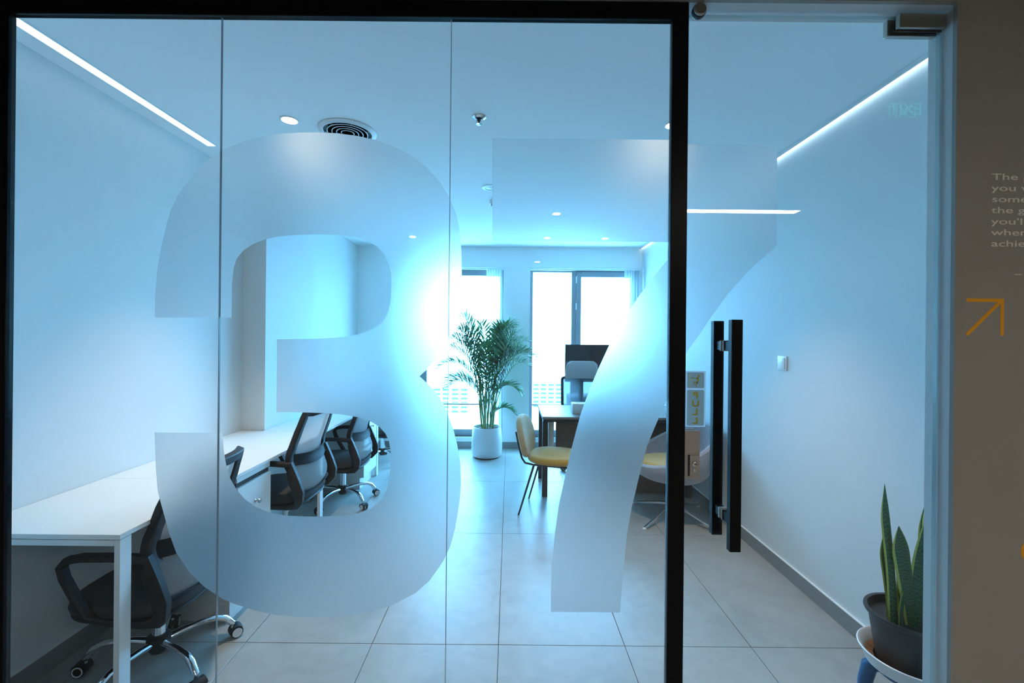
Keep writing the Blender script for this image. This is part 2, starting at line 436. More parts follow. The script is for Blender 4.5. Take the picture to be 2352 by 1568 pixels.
# ------------------------------------------------------------------ room shell
XL, XR, YF, YB, ZC = -1.985, 1.72, 1.229, 5.855, 2.63
PB = 1.314                                    # room side of the front wall
OPEN_L, OPEN_R, OPEN_Z = -1.437, 1.218, 2.393   # opening for the glass front
CX0, CX1, CY0 = -3.2, 3.4, -5.0                 # corridor

# floor: slab of grout with a recessed joint round every tile
fl = struct('floor', B().box(CX0, CX1, CY0, YB + 0.02, -0.12, -0.003), M['grout'])
tile_mesh = {}
xs = [-1.84 + 0.6 * k for k in range(6)] 
xe = [XL] + xs + [XR]
ye = [YF, 2.13, 3.33, 4.53, 5.73, YB]
for j in range(len(ye) - 1):
    for i in range(len(xe) - 1):
        x0, x1, y0, y1 = xe[i] + 0.0014, xe[i + 1] - 0.0014, ye[j] + 0.0014, ye[j + 1] - 0.0014
        key = (round(x1 - x0, 4), round(y1 - y0, 4))
        if key not in tile_mesh:
            o = obj('tile', B().box(0, key[0], 0, key[1], -0.010, 0.0, 0.0008, 1), M['stone'], fl)
            tile_mesh[key] = o; o.location = (x0, y0, 0)
        else:
            link_copy(tile_mesh[key], 'tile', fl, (x0, y0, 0))
obj('corridor_paving', B().box(CX0, CX1, CY0, YF - 0.0014, -0.01, 0.0), M['stone'], fl)

struct('ceiling', B().box(XL - 0.1, XR + 0.1, PB - 0.001, YB + 0.2, ZC, ZC + 0.12), M['ceiling'])
struct('ceiling_corridor', B().box(CX0, CX1, CY0, PB - 0.001, ZC, ZC + 0.12), M['corridor_ceiling'])
struct('wall_left', B().box(XL - 0.15, XL, PB, YB + 0.2, 0, ZC), M['wall'])
struct('wall_right', B().box(XR, XR + 0.15, PB, YB + 0.2, 0, ZC), M['wall'])
struct('wall_column', B().box(XL - 0.01, -1.815, 3.33, 4.11, 0, ZC), M['wall'])
W1 = (-1.19, -0.09); W2 = (0.26, 1.69); WZ0, WZ1 = 0.15, 2.335
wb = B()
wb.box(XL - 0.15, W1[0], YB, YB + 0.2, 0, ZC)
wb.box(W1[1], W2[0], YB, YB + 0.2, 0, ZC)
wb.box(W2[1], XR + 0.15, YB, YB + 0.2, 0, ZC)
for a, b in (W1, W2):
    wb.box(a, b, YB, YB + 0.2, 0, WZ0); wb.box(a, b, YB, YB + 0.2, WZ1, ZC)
struct('wall_back', wb, M['ceiling'])  # lighter than the other walls: window glare is put into its paint
# front wall: painted corridor face, white reveal and room face
wf = struct('wall_front', B().box(CX0, CX1, YF, YF + 0.012, OPEN_Z, ZC).box(CX0, OPEN_L, YF, YF + 0.012, 0, OPEN_Z)
            .box(OPEN_R, CX1, YF, YF + 0.012, 0, OPEN_Z), M['corridor'])
obj('plaster_core', B().box(CX0, CX1, YF + 0.012, PB, OPEN_Z, ZC).box(CX0, OPEN_L - 0.04, YF + 0.012, PB, 0, OPEN_Z)
    .box(OPEN_R, CX1, YF + 0.012, PB, 0, OPEN_Z), M['wall'], wf)
struct('wall_corridor_back', B().box(CX0, CX1, CY0 - 0.1, CY0, 0, ZC), M['corridor'])
struct('wall_corridor_left', B().box(CX0 - 0.1, CX0, CY0, YF, 0, ZC), M['corridor'])
struct('wall_corridor_right', B().box(CX1, CX1 + 0.1, CY0, YF, 0, ZC), M['corridor'])

def skirting(name, x0, x1, y0, y1):
    o = struct(name, B().box(x0, x1, y0, y1, 0, 0.088), M['skirting'])
    dx = 0.002 if x1 - x0 < y1 - y0 else 0; dy = 0.002 - dx
    obj('cap', B().box(x0 - dx, x1 + dx, y0 - dy, y1 + dy, 0.088, 0.092), M['skirt_cap'], o)
skirting('baseboard_right', XR - 0.011, XR, PB, YB)
skirting('baseboard_left', XL, XL + 0.011, PB, 3.33)
skirting('baseboard_back', XL + 0.011, XR - 0.011, YB - 0.011, YB)

# ------------------------------------------------------------------ windows
def bar_frame(b, x0, x1, z0, z1, y0, y1, wl, wr, wt, wbm):
    b.box(x0, x0 + wl, y0, y1, z0, z1, 0.003, 1); b.box(x1 - wr, x1, y0, y1, z0, z1, 0.003, 1)
    b.box(x0 + wl, x1 - wr, y0, y1, z1 - wt, z1, 0.003, 1); b.box(x0 + wl, x1 - wr, y0, y1, z0, z0 + wbm, 0.003, 1)
    return b
y0, y1 = 5.91, 5.975
w1 = struct('window_1', bar_frame(B(), W1[0], W1[1], WZ0, WZ1, y0, y1, 0.10, 0.045, 0.075, 0.085), M['window_metal'])
obj('pane', B().box(W1[0] + 0.10, W1[1] - 0.045, 5.94, 5.946, WZ0 + 0.085, WZ1 - 0.075), M['window_glass'], w1)
obj('transom', B().box(W1[0] + 0.10, W1[1] - 0.045, 5.928, 5.958, 0.553, 0.571), M['window_metal'], w1)
obj('window_sill', B().box(W1[0], W1[1], YB - 0.012, 5.91, WZ0 - 0.03, WZ0, 0.003, 1), M['white_plastic'], w1)
w2 = struct('window_2', bar_frame(B(), W2[0], W2[1], WZ0, WZ1, y0, y1, 0.04, 0.04, 0.022, 0.085), M['window_metal'])
obj('mullion', B().box(0.808, 0.868, 5.905, y1, WZ0, WZ1, 0.003, 1), M['window_metal'], w2)
sash = obj('sash', bar_frame(B(), 0.868, W2[1] - 0.04, WZ0 + 0.08, WZ1 - 0.01, 5.895, 5.96, 0.065, 0.06, 0.072, 0.085), M['window_metal'], w2)
for z in (0.55, 1.82, 2.17):
    obj('hinge', B().lathe([(0.007, 0), (0.009, 0.006), (0.009, 0.084), (0.007, 0.09)], 10, (0.868, 5.892, z)), M['white_metal'], sash)
obj('pane', B().box(W2[0] + 0.04, 0.808, 5.94, 5.946, WZ0 + 0.085, WZ1 - 0.022), M['window_glass'], w2)
obj('pane', B().box(0.868 + 0.065, W2[1] - 0.10, 5.93, 5.936, WZ0 + 0.165, WZ1 - 0.082), M['window_glass'], w2)
obj('transom', B().box(W2[0] + 0.04, 0.808, 5.928, 5.958, 0.553, 0.571), M['window_metal'], w2)
obj('window_sill', B().box(W2[0], W2[1], YB - 0.012, 5.91, WZ0 - 0.03, WZ0, 0.003, 1), M['white_plastic'], w2)

# curtain tracks and gathered sheer curtains
def track(x0, x1, label):
    t = tag(obj('curtain_track', B().box(x0, x1, 5.822, 5.840, 2.352, 2.366, 0.003, 1), M['white_metal']), label, 'curtain track', 'curtain tracks over the windows')
    n = 2
    for k in range(n):
        x = x0 + (x1 - x0) * (0.25 + 0.5 * k)
        obj('bracket', B().box(x - 0.012, x + 0.012, 5.835, YB - 0.0005, 2.338, 2.372, 0.002, 1), M['white_metal'], t)
track(-1.22, -0.085, 'slim white curtain track above the window behind the palm')
track(0.245, 1.70, 'slim white curtain track above the double window behind the desk')
def curtain(x0, x1, z0, z1, folds, label, seed):
    rnd = random.Random(seed)
    ph = [rnd.uniform(0, 6) for _ in range(4)]
    def f(u, v):
        x = x0 + (x1 - x0) * u; z = z0 + (z1 - z0) * v
        s = 0.75 + 0.25 * v
        y = 5.812 + 0.018 * math.sin(2 * PI * folds * u + 0.6 * math.sin(3 * v + ph[0])) * s + 0.005 * math.sin(2 * PI * (folds * 2.3) * u + ph[1])
        return (x + 0.006 * math.sin(5 * v + ph[2]) * (1 - v), y, z)
    b = B().grid(f, folds * 10, 14)
    bmesh.ops.solidify(b.bm, geom=b.bm.faces[:], thickness=0.0012)
    c = tag(obj('sheer_curtain', b, M['curtain']), label, 'curtain', 'gathered sheer curtains')
    obj('heading_tape', B().box(x0 + 0.005, x1 - 0.005, 5.806, 5.818, z1 - 0.004, z1 + 0.012), M['white_plastic'], c)
curtain(-0.31, -0.105, 0.16, 2.336, 6, 'white sheer curtain gathered behind the potted palm', 3)
curtain(1.475, 1.665, 0.16, 2.336, 6, 'white sheer curtain gathered at the right end of the double window', 5)

# ------------------------------------------------------------------ glass front
GY0, GY1 = 1.2456, 1.2546
FX0, FX1, PX0, PX1 = -1.392, 0.441, 0.441, 0.4864
gp = thing('glass_partition', 'black framed fixed glass partition with a big frosted figure 3 and 7', 'partition', (0, 1.248, 0))
off = Vector((0, -1.248, 0))
def gobj(name, b, mat, label=None, **k):
    b.xform(Matrix.Translation(off)); return obj(name, b, mat, gp, label=label, **k)
fy0, fy1 = 1.237, 1.259
gobj('frame_jamb', B().box(-1.435, FX0, fy0, fy1, 0, 2.344, 0.0015, 1), M['black_frame'])
gobj('frame_post', B().box(PX0, PX1, fy0, fy1, 0, 2.344, 0.0015, 1), M['black_frame'])
gobj('frame_head', B().box(-1.435, PX1, fy0, fy1, 2.344, 2.392, 0.0015, 1), M['black_frame'])
gobj('frame_sill', B().box(FX0, PX0, fy0, fy1, 0.0, 0.05, 0.0015, 1), M['black_frame'])
JX = [FX0, -0.8095, -0.1706, FX1]
for k in range(3):
    gobj('glass_pane', B().box(JX[k] + 0.0012, JX[k + 1] - 0.0012, GY0, GY1, 0.05, 2.344), M['glass'])
for k in (1, 2):
    gobj('sealant_joint', B().box(JX[k] - 0.0006, JX[k] + 0.0006, GY0 + 0.001, GY1 - 0.001, 0.05, 2.344), M['sealant'])
gobj('frosted_film', B().prism(THREE, 'XZ', 1.2556, 1.2556), M['frosted'], label='frosted white film figure 3', smooth=False)
gobj('frosted_film', B().prism(SEVEN, 'XZ', 1.2556, 1.2556), M['frosted'], label='frosted white film figure 7', smooth=False)

# ------------------------------------------------------------------ glass door
DY0, DY1 = 1.272, 1.284
dr = struct('door_1', B().box(0.462, 1.212, DY0, DY1, 0.008, 2.381), M['glass'])
obj('glass_edge', B().box(1.2121, 1.2127, DY0, DY1, 0.008, 2.381), M['glass_edge'], dr)
obj('glass_edge', B().box(0.462, 1.212, DY0, DY1, 2.3811, 2.3817), M['glass_edge'], dr)
obj('frosted_film', B().prism(SEVEN_DOOR, 'XZ', 1.285, 1.285), M['frosted'], dr, smooth=False, label='frosted film end of the figure 7 on the door')
# pull handle pair: flat black bars on square stand-offs
hx, hz0, hz1 = 0.6165, 0.8855, 1.516
for nm, ya, yb in (('pull_handle', 1.215, 1.2345), ('pull_handle', 1.322, 1.3415)):
    h = obj(nm, B().box(hx - 0.015, hx + 0.015, ya, yb, hz0, hz1, 0.0008, 1), M['black_frame'], dr)
    for z in (1.444, 0.966):
        if ya < 1.25:
            obj('standoff', B().box(hx - 0.010, hx + 0.010, yb, DY0 - 0.006, z - 0.012, z + 0.012), M['black_frame'], h)
            obj('washer', B().box(hx - 0.013, hx + 0.013, DY0 - 0.006, DY0 - 0.0005, z - 0.015, z + 0.015, 0.001, 1), M['warm_metal'], h)
        else:
            obj('standoff', B().box(hx - 0.010, hx + 0.010, DY1 + 0.006, ya, z - 0.012, z + 0.012), M['black_frame'], h)
            obj('washer', B().box(hx - 0.013, hx + 0.013, DY1 + 0.0005, DY1 + 0.006, z - 0.015, z + 0.015, 0.001, 1), M['white_metal'], h)
# lock case
lk = obj('lock_case', B().box(0.462, 0.534, 1.252, DY0 - 0.0005, 1.071, 1.205, 0.002, 2), M['warm_metal'], dr)
obj('lock_cover', B().box(0.462, 0.5338, DY1 + 0.0005, 1.302, 1.071, 1.205, 0.002, 2), M['warm_metal'], dr)
obj('escutcheon', B().box(0.5040, 0.5325, 1.247, 1.2525, 1.080, 1.139, 0.002, 2), M['warm_metal'], lk)
obj('escutcheon_shadow_strip', B().box(0.5005, 0.5038, 1.2508, 1.2525, 1.080, 1.139), M['dark_gap'], lk)  # dark strip stands in for the plate's cast shadow
obj('lock_cylinder', B().lathe([(0.0065, 1.2435), (0.0078, 1.2445), (0.0078, 1.248)], 20, (0.5165, 0, 1.114), 'Y'), M['chrome'], lk)
obj('cylinder_tail', B().box(0.5132, 0.5198, 1.2442, 1.248, 1.092, 1.106, 0.002, 2), M['chrome'], lk)
obj('keyhole', B().box(0.5152, 0.5225, 1.2428, 1.2434, 1.1130, 1.1155), M['dark_gap'], lk)
# top pivot patch and glass connector knob
pt = obj('pivot_patch', B().box(1.085, 1.2155, 1.257, 1.2715, 2.341, 2.3815, 0.001, 1), M['satin'], dr)
obj('patch_cover', B().box(1.073, 1.2155, 1.2845, 1.300, 2.335, 2.3815, 0.001, 1), M['satin'], pt)
obj('patch_gasket', B().box(1.078, 1.2125, 1.2685, 1.2718, 2.337, 2.3415), M['dark_gap'], pt)
kb = obj('stop_knob', B().lathe([(0.0, 1.2395), (0.0150, 1.2395), (0.0175, 1.242), (0.0180, 1.262), (0.014, 1.2655), (0.008, 1.2715)], 28, (0.5195, 0, 2.3985 - 0.0215), 'Y'), M['satin'], dr)
obj('rubber_ring', B().lathe([(0.0182, 1.2455), (0.0190, 1.2475), (0.0190, 1.258), (0.0182, 1.260)], 28, (0.5195, 0, 2.377), 'Y'), M['black_plastic'], kb)

# PULL sticker, stuck on the room side and so seen in reverse from the corridor
sx0, sx1, sz0, sz1 = 0.4885, 0.5625, 1.2105, 1.3705
SY = 1.2848
def rrect(x0, x1, z0, z1, r, n=5):
    p = []
    for cx, cz, a0 in ((x1 - r, z1 - r, 0), (x0 + r, z1 - r, 90), (x0 + r, z0 + r, 180), (x1 - r, z0 + r, 270)):
        for k in range(n + 1):
            a = R(a0 + 90 * k / n); p.append((cx + r * math.cos(a), cz + r * math.sin(a)))
    return p
px0, px1 = 0.5095, 0.5580
F1, F2 = rrect(px0, px1, 1.3215, 1.3668, 0.004), rrect(px0, px1, 1.2140, 1.3165, 0.004)
rings_ = [[(sx0, sz0), (sx1, sz0), (sx1, sz1), (sx0, sz1)], F1[::-1], F2[::-1]]
sb = B(); flat_ = [p for r_ in rings_ for p in r_]
sv = [sb.bm.verts.new((x, SY, z)) for x, z in flat_]
for t in tessellate_polygon([[Vector((x, z, 0)) for x, z in r_] for r_ in rings_]): sb.bm.faces.new([sv[i] for i in t])
st = obj('pull_sticker', sb, M['sign_border'], dr, smooth=False, label='grey PULL sticker read from behind')
obj('pictogram_field', B().prism(F1, 'XZ', SY, SY), M['sign_grey'], st, smooth=False)
obj('word_field', B().prism(F2, 'XZ', SY, SY), M['sign_grey'], st, smooth=False)
def flat_poly(b, pts, y=SY - 0.0006): return b.prism(pts, 'XZ', y, y + 0.0002)
def stroke(b, pts, w_):
    lf, rt = [], []
    for i, p in enumerate(pts):
        d = Vector(pts[min(i + 1, len(pts) - 1)]) - Vector(pts[max(i - 1, 0)]); d.normalize()
        n = Vector((-d.y, d.x)) * w_ / 2
        lf.append((p[0] + n.x, p[1] + n.y)); rt.append((p[0] - n.x, p[1] - n.y))
    flat_poly(b, lf + rt[::-1])
# figure pulling a door, mirrored: head at the right, door line at the left
def piece(nm, fn, *a):
    q = B(); fn(q, *a); obj(nm, q, M['sign_yellow'], st, smooth=False)
piece('figure_head', flat_poly, [(0.5415 + 0.0036 * math.cos(R(a)), 1.3570 + 0.0036 * math.sin(R(a))) for a in range(0, 360, 24)])
piece('figure_body', flat_poly, [(0.5365, 1.3520), (0.5435, 1.3515), (0.5425, 1.3410), (0.5395, 1.3350), (0.5345, 1.3370), (0.5372, 1.3440)])
piece('figure_arm', stroke, [(0.5390, 1.3505), (0.5220, 1.3500)], 0.0022)
piece('figure_leg', stroke, [(0.5395, 1.3370), (0.5285, 1.3400), (0.5265, 1.3305)], 0.0030)
piece('figure_leg', stroke, [(0.5380, 1.3360), (0.5345, 1.3310), (0.5368, 1.3255)], 0.0028)
piece('door_line', stroke, [(0.5158, 1.3640), (0.5158, 1.3240)], 0.0012)
piece('door_handle', stroke, [(0.5165, 1.3550), (0.5220, 1.3535), (0.5220, 1.3465), (0.5165, 1.3460)], 0.0012)
def text_mesh(body, size, mat, parent, loc, sxz=(1, 1), mirror=False, extrude=0.0003, name='lettering', align='LEFT', bold=0.0):
    cu = bpy.data.curves.new(name, 'FONT'); cu.body = body; cu.size = size; cu.extrude = extrude; cu.align_x = align; cu.offset = bold
    cu.resolution_u = 4
    tmp = bpy.data.objects.new('tmp', cu)
    COL.objects.link(tmp)
    dg = bpy.context.evaluated_depsgraph_get()
    me = bpy.data.meshes.new_from_object(tmp.evaluated_get(dg))
    bpy.data.objects.remove(tmp); bpy.data.curves.remove(cu)
    me.transform(Matrix.Rotation(R(90), 4, 'X') @ Matrix.Diagonal((sxz[0] * (-1 if mirror else 1), sxz[1], 1, 1)))
    me.materials.clear(); me.materials.append(mat)
    o = bpy.data.objects.new(name, me); COL.objects.link(o); o.parent = parent; o.location = loc
    return o
lw = [('P', 1.2943), ('U', 1.2693), ('L', 1.2453), ('L', 1.2203)]
for ch, z in lw:
    text_mesh(ch, 0.0235, M['sign_yellow'], st, (0.5340, SY - 0.0005, z), (1.30, 1), True, 0.0001, 'letter', 'CENTER', 0.0011)

# wall graphics on the corridor face
lines = [('The p', 1.9062), ('you w', 1.8757), ('some', 1.8452), ('the g', 1.8150), ("you'll", 1.7842), ('when', 1.7540), ('achie', 1.7237)]
for tx, z in lines:
    text_mesh(tx, 0.0245, M['letter'], wf, (1.3160, YF - 0.0004, z), (1.88, 1.0), False, 0.0002, bold=0.0002)
obj('dash', B().box(1.3815, 1.3995, YF - 0.0006, YF - 0.0001, 1.6466, 1.6486), M['letter'], wf)
T_ = 0.0094
ab = B().prism([(1.2502, 1.5809), (1.2502, 1.5715), (1.3355, 1.5715), (1.2485, 1.4845), (1.2551, 1.4779), (1.3438, 1.5666), (1.3438, 1.4795), (1.3532, 1.4795), (1.3532, 1.5809)], 'XZ', YF - 0.0006, YF - 0.0001)
obj('arrow', ab, M['orange'], wf, smooth=False, label='orange diagonal arrow')
obj('dot', B().prism([(1.4400 + 0.034 * math.cos(R(a)), 0.890 + 0.034 * math.sin(R(a))) for a in range(0, 360, 12)], 'XZ', YF - 0.0006, YF - 0.0001), M['orange'], wf, smooth=False, label='orange round graphic')

# ------------------------------------------------------------------ ceiling fittings
def strip_light(name, x0, x1, y0, y1, mat, label, cat='strip light', z=ZC):
    b = B()
    t = 0.004
    b.box(x0 - t, x0, y0 - t, y1 + t, z - 0.006, z - 0.0003); b.box(x1, x1 + t, y0 - t, y1 + t, z - 0.006, z - 0.0003)
    b.box(x0, x1, y0 - t, y0, z - 0.006, z - 0.0003); b.box(x0, x1, y1, y1 + t, z - 0.006, z - 0.0003)
    o = tag(obj(name, b, M['white_metal']), label, cat)
    obj('diffuser', B().box(x0, x1, y0, y1, z - 0.004, z - 0.0006), mat, o)
    return o
strip_light('strip_light', -1.883, -1.830, 1.325, 2.78, M['strip'], 'recessed white linear light along the left ceiling edge')
# cove light along the right wall: a slim profile tucked into the corner, open towards the wall
cv = tag(obj('cove_light', B().box(XR - 0.042, XR - 0.026, 1.34, YB - 0.02, ZC - 0.016, ZC - 0.0006, 0.002, 1), M['white_metal']),
         'thin white light line washing down the top of the right wall', 'strip light')
obj('diffuser', B().box(XR - 0.0255, XR - 0.004, 1.34, YB - 0.02, ZC - 0.010, ZC - 0.0008), M['cove'], cv)

def downlight(x, y, mat, label, group, r=0.040, cat='downlight'):
    o = thing('downlight', label, cat, (x, y, ZC), 0, group)
    obj('trim_ring', B().lathe([(r, -0.0006), (r + 0.008, -0.0006), (r + 0.008, -0.003), (r + 0.002, -0.005), (r, -0.004), (r, -0.0006)], 32), M['white_metal'], o)
    obj('lens', B().lathe([(0.0, -0.0035), (r - 0.0004, -0.003), (r - 0.0004, -0.0008), (0, -0.0008)], 32), mat, o)
    if mat is M['room_spot']:
        d = bpy.data.lights.new('downlight_lamp', 'SPOT'); d.energy = ROOM_SPOT_WATTS; d.color = ROOM_SPOT_COLOR
        d.spot_size = R(82); d.spot_blend = 0.9; d.shadow_soft_size = 0.035
        l = bpy.data.objects.new('downlight_lamp', d); COL.objects.link(l); l.parent = o; l.location = (0, 0, -0.045)
    return o
downlight(-1.21, 2.44, M['room_spot'], 'lit round ceiling downlight on the left, beside the round air vent', 'lit downlights in the office')
downlight(0.885, 2.455, M['room_spot'], 'lit round ceiling downlight half hidden by the black post', 'lit downlights in the office')
for x, y, wh in ((0.43, -1.745, 'nearest to the glass, reflected inside the bar of the 7'), (0.43, -2.79, 'reflected on the lower left edge of the bar of the 7'),
                 (1.11, -2.79, 'reflected on the lower right edge of the bar of the 7'), (-1.16, -2.79, 'reflected on the upper right curve of the 3'), (0.42, -4.49, 'farthest one, reflected just above the windows')):
    d = downlight(x, y, M['corridor_spot'], 'small lit corridor downlight ' + wh, 'corridor downlights reflected in the glass', 0.034)
strip_light('strip_light', 1.58, 2.62, -1.59, -1.50, M['corridor_strip'], 'corridor linear light reflected in the glass door above the handles')

ex = thing('exit_sign', 'green lit exit sign seen only as a faint reflection high in the glass door', 'exit sign', (1.745, 0.556, 2.49))
obj('panel', B().box(-0.085, 0.085, -0.012, 0.0, -0.06, 0.06, 0.002, 1), M['black_plastic'], ex)
obj('hanger', B().box(-0.01, 0.01, -0.010, -0.004, 0.0605, ZC - 2.49 - 0.0005), M['white_metal'], ex)
t_ = text_mesh('EXIT', 0.075, emit('exit_green', (0.05, 1.0, 0.45), 3.0), ex, (0, 0.0005, -0.027), (0.95, 1), True, 0.0002, 'lettering', 'CENTER')
vent = thing('air_vent', 'round white ceiling air diffuser with dark concentric slots', 'air vent', (-0.94, 2.57, ZC))
obj('outer_ring', B().lathe([(0.132, -0.001), (0.160, -0.001), (0.160, -0.004), (0.150, -0.010), (0.134, -0.014), (0.132, -0.012), (0.132, -0.001)], 48), M['white_metal'], vent)
obj('backing', B().lathe([(0, -0.0008), (0.1315, -0.0008), (0.1315, -0.0016), (0, -0.0016)], 48), M['black_metal'], vent)
for r in (0.110, 0.085, 0.060, 0.035):
    obj('blade_ring', B().lathe([(r - 0.0022, -0.0105), (r + 0.0022, -0.0098), (r + 0.0022, -0.0112), (r - 0.0022, -0.0125), (r - 0.0022, -0.0105)], 48), M['white_metal'], vent)
for k in range(3):
    a = PI * k / 3
    obj('spoke', B().bar([(-0.131 * math.cos(a), -0.131 * math.sin(a), -0.004), (0.131 * math.cos(a), 0.131 * math.sin(a), -0.004)], 0.004, 0.003), M['white_metal'], vent)

sp = thing('fire_sprinkler', 'chrome fire sprinkler head under the ceiling', 'sprinkler', (-0.175, 2.39, ZC))
obj('escutcheon', B().lathe([(0.018, -0.0006), (0.037, -0.0006), (0.037, -0.003), (0.031, -0.007), (0.024, -0.010), (0.018, -0.004), (0.018, -0.0006)], 32), M['chrome'], sp)
obj('cup', B().lathe([(0, -0.0008), (0.0178, -0.0008), (0.0178, -0.002), (0, -0.002)], 24), M['dark_gap'], sp)
obj('body', B().lathe([(0.010, -0.002), (0.010, -0.014), (0.006, -0.018), (0.004, -0.034), (0.006, -0.036)], 16), M['black_metal'], sp)
obj('deflector', B().lathe([(0.0, -0.036), (0.015, -0.036), (0.016, -0.038), (0.0, -0.039)], 16), M['chrome'], sp)
for s in (-1, 1):
    obj('arm', B().tube([(s * 0.009, 0, -0.012), (s * 0.013, 0, -0.024), (s * 0.006, 0, -0.036)], 0.002, 6, up=(0, 1, 0)), M['chrome'], sp)

sk = thing('ceiling_speaker', 'flat white round ceiling disc nearer than the smoke detector', 'ceiling speaker', (-0.155, 3.52, ZC))
obj('rim', B().lathe([(0.050, -0.0006), (0.075, -0.0006), (0.074, -0.004), (0.052, -0.007), (0.050, -0.0006)], 32), M['white_plastic'], sk)
obj('face', B().lathe([(0, -0.0008), (0.0498, -0.0008), (0.0498, -0.004), (0.02, -0.005), (0.012, -0.009), (0, -0.009)], 32), M['white_plastic'], sk)
sd = thing('smoke_detector', 'white drum smoke detector with dark slots below the ceiling', 'smoke detector', (-0.130, 3.88, ZC))
obj('base', B().lathe([(0, -0.0006), (0.055, -0.0006), (0.057, -0.010), (0.055, -0.026), (0.050, -0.028), (0, -0.028)], 32), M['white_plastic'], sd)
obj('slot_ring', B().lathe([(0, -0.028), (0.046, -0.028), (0.040, -0.046), (0, -0.046)], 32), M['dark_gap'], sd)
for r, z in ((0.0495, -0.035), (0.043, -0.044)):
    obj('louvre', B().lathe([(r - 0.014, z), (r, z), (r - 0.001, z - 0.003), (r - 0.014, z - 0.003), (r - 0.014, z)], 32), M['white_plastic'], sd)
obj('cap', B().lathe([(0, -0.0465), (0.030, -0.0465), (0.024, -0.055), (0, -0.057)], 32), M['white_plastic'], sd)

sw = thing('light_switch', 'white square light switch on the right wall above the lounge chair', 'switch', (XR, 2.82, 1.312))
obj('plate', B().box(-0.009, -0.0005, -0.045, 0.045, -0.045, 0.045, 0.003, 2), M['white_plastic'], sw)
obj('rocker', B().box(-0.014, -0.009, -0.034, 0.034, -0.035, 0.035, 0.003, 2), M['white_plastic'], sw)

# ------------------------------------------------------------------ long white desk with pedestals
DX0, DX1, DZ = XL + 0.002, -1.372, 0.75
dk = thing('wall_desk', 'long white laminate desk running along the left wall', 'desk', (-1.68, 1.585, 0))
def dobj(name, b, mat, **k):
    b.xform(Matrix.Translation((1.68, -1.585, 0))); return obj(name, b, mat, dk, **k)
def board(poly): return B().prism(poly, 'XY', DZ - 0.018, DZ)
dobj('worktop', B().box(DX0, DX1, 1.585, 2.199, DZ - 0.018, DZ, 0.0012, 1), M['laminate'])
dobj('worktop', B().box(DX0, DX1, 2.2005, 3.305, DZ - 0.018, DZ, 0.0012, 1), M['laminate'])
dobj('worktop', board([(DX1, 3.3065), (DX1, 4.715), (DX0, 4.715), (DX0, 4.113), (-1.813, 4.113), (-1.813, 3.3065)]), M['laminate'])
for y in (1.587, 3.27, 4.72 - 0.055):
    x0 = DX0 + 0.004 if y < 3.2 or y > 4.2 else -1.975
    b = B().box(DX1 - 0.022, DX1 - 0.001, y, y + 0.05, 0.0, DZ - 0.020, 0.0015, 1)
    dobj('leg', b, M['white_metal'])
    dobj('leg', B().box(x0, x0 + 0.021, y, y + 0.05, 0.0, DZ - 0.020, 0.0015, 1), M['white_metal'])
    dobj('leg_rail', B().box(x0 + 0.021, DX1 - 0.022, y, y + 0.05, DZ - 0.042, DZ - 0.021, 0.0015, 1), M['white_metal'])
dobj('back_rail', B().box(-1.80, -1.78, 1.637, 3.27, DZ - 0.06, DZ - 0.0185), M['white_metal'])
dobj('back_rail', B().box(-1.80, -1.78, 3.32, 4.665, DZ - 0.06, DZ - 0.0185), M['white_metal'])

def pedestal(y0, y1, label):
    p = thing('drawer_pedestal', label, 'drawer unit', (-1.62, (y0 + y1) / 2, 0), 0, 'white drawer pedestals under the wall desk')
    d = y1 - y0
    obj('carcass', B().box(-0.345, 0.222, -d / 2, d / 2, 0.10, 0.70, 0.001, 1), M['laminate'], p)  # carcass and plinth extended to the wall to block window light under the desk
    obj('plinth', B().box(-0.345, 0.205, -d / 2, d / 2 - 0.018, 0.0, 0.099), M['laminate'], p)
    zs = [(0.105, 0.375), (0.400, 0.675)]
    for z0, z1 in zs:
        f = obj('drawer_front', B().box(0.224, 0.242, -d / 2, d / 2, z0, z1, 0.0012, 1), M['laminate'], p)
        obj('knob', B().lathe([(0.010, 0.2425), (0.0045, 0.246), (0.004, 0.256), (0.010, 0.260), (0.013, 0.265), (0.011, 0.271), (0.0, 0.272)], 20, (0, 0, (z0 + z1) / 2 + 0.02), 'X'), M['satin'], f)
    obj('finger_gap', B().box(0.2222, 0.2295, -d / 2 + 0.004, d / 2 - 0.004, 0.676, 0.699), M['dark_gap'], p)
    obj('finger_gap', B().box(0.2222, 0.2295, -d / 2 + 0.004, d / 2 - 0.004, 0.376, 0.399), M['dark_gap'], p)
    obj('top_rail', B().box(0.200, 0.236, -d / 2, d / 2, 0.701, 0.729), M['laminate'], p)
    return p
pedestal(2.285, 2.60, 'white two drawer pedestal under the desk between the two nearest mesh chairs')
pedestal(4.27, 4.705, 'white two drawer pedestal at the far end of the desk')

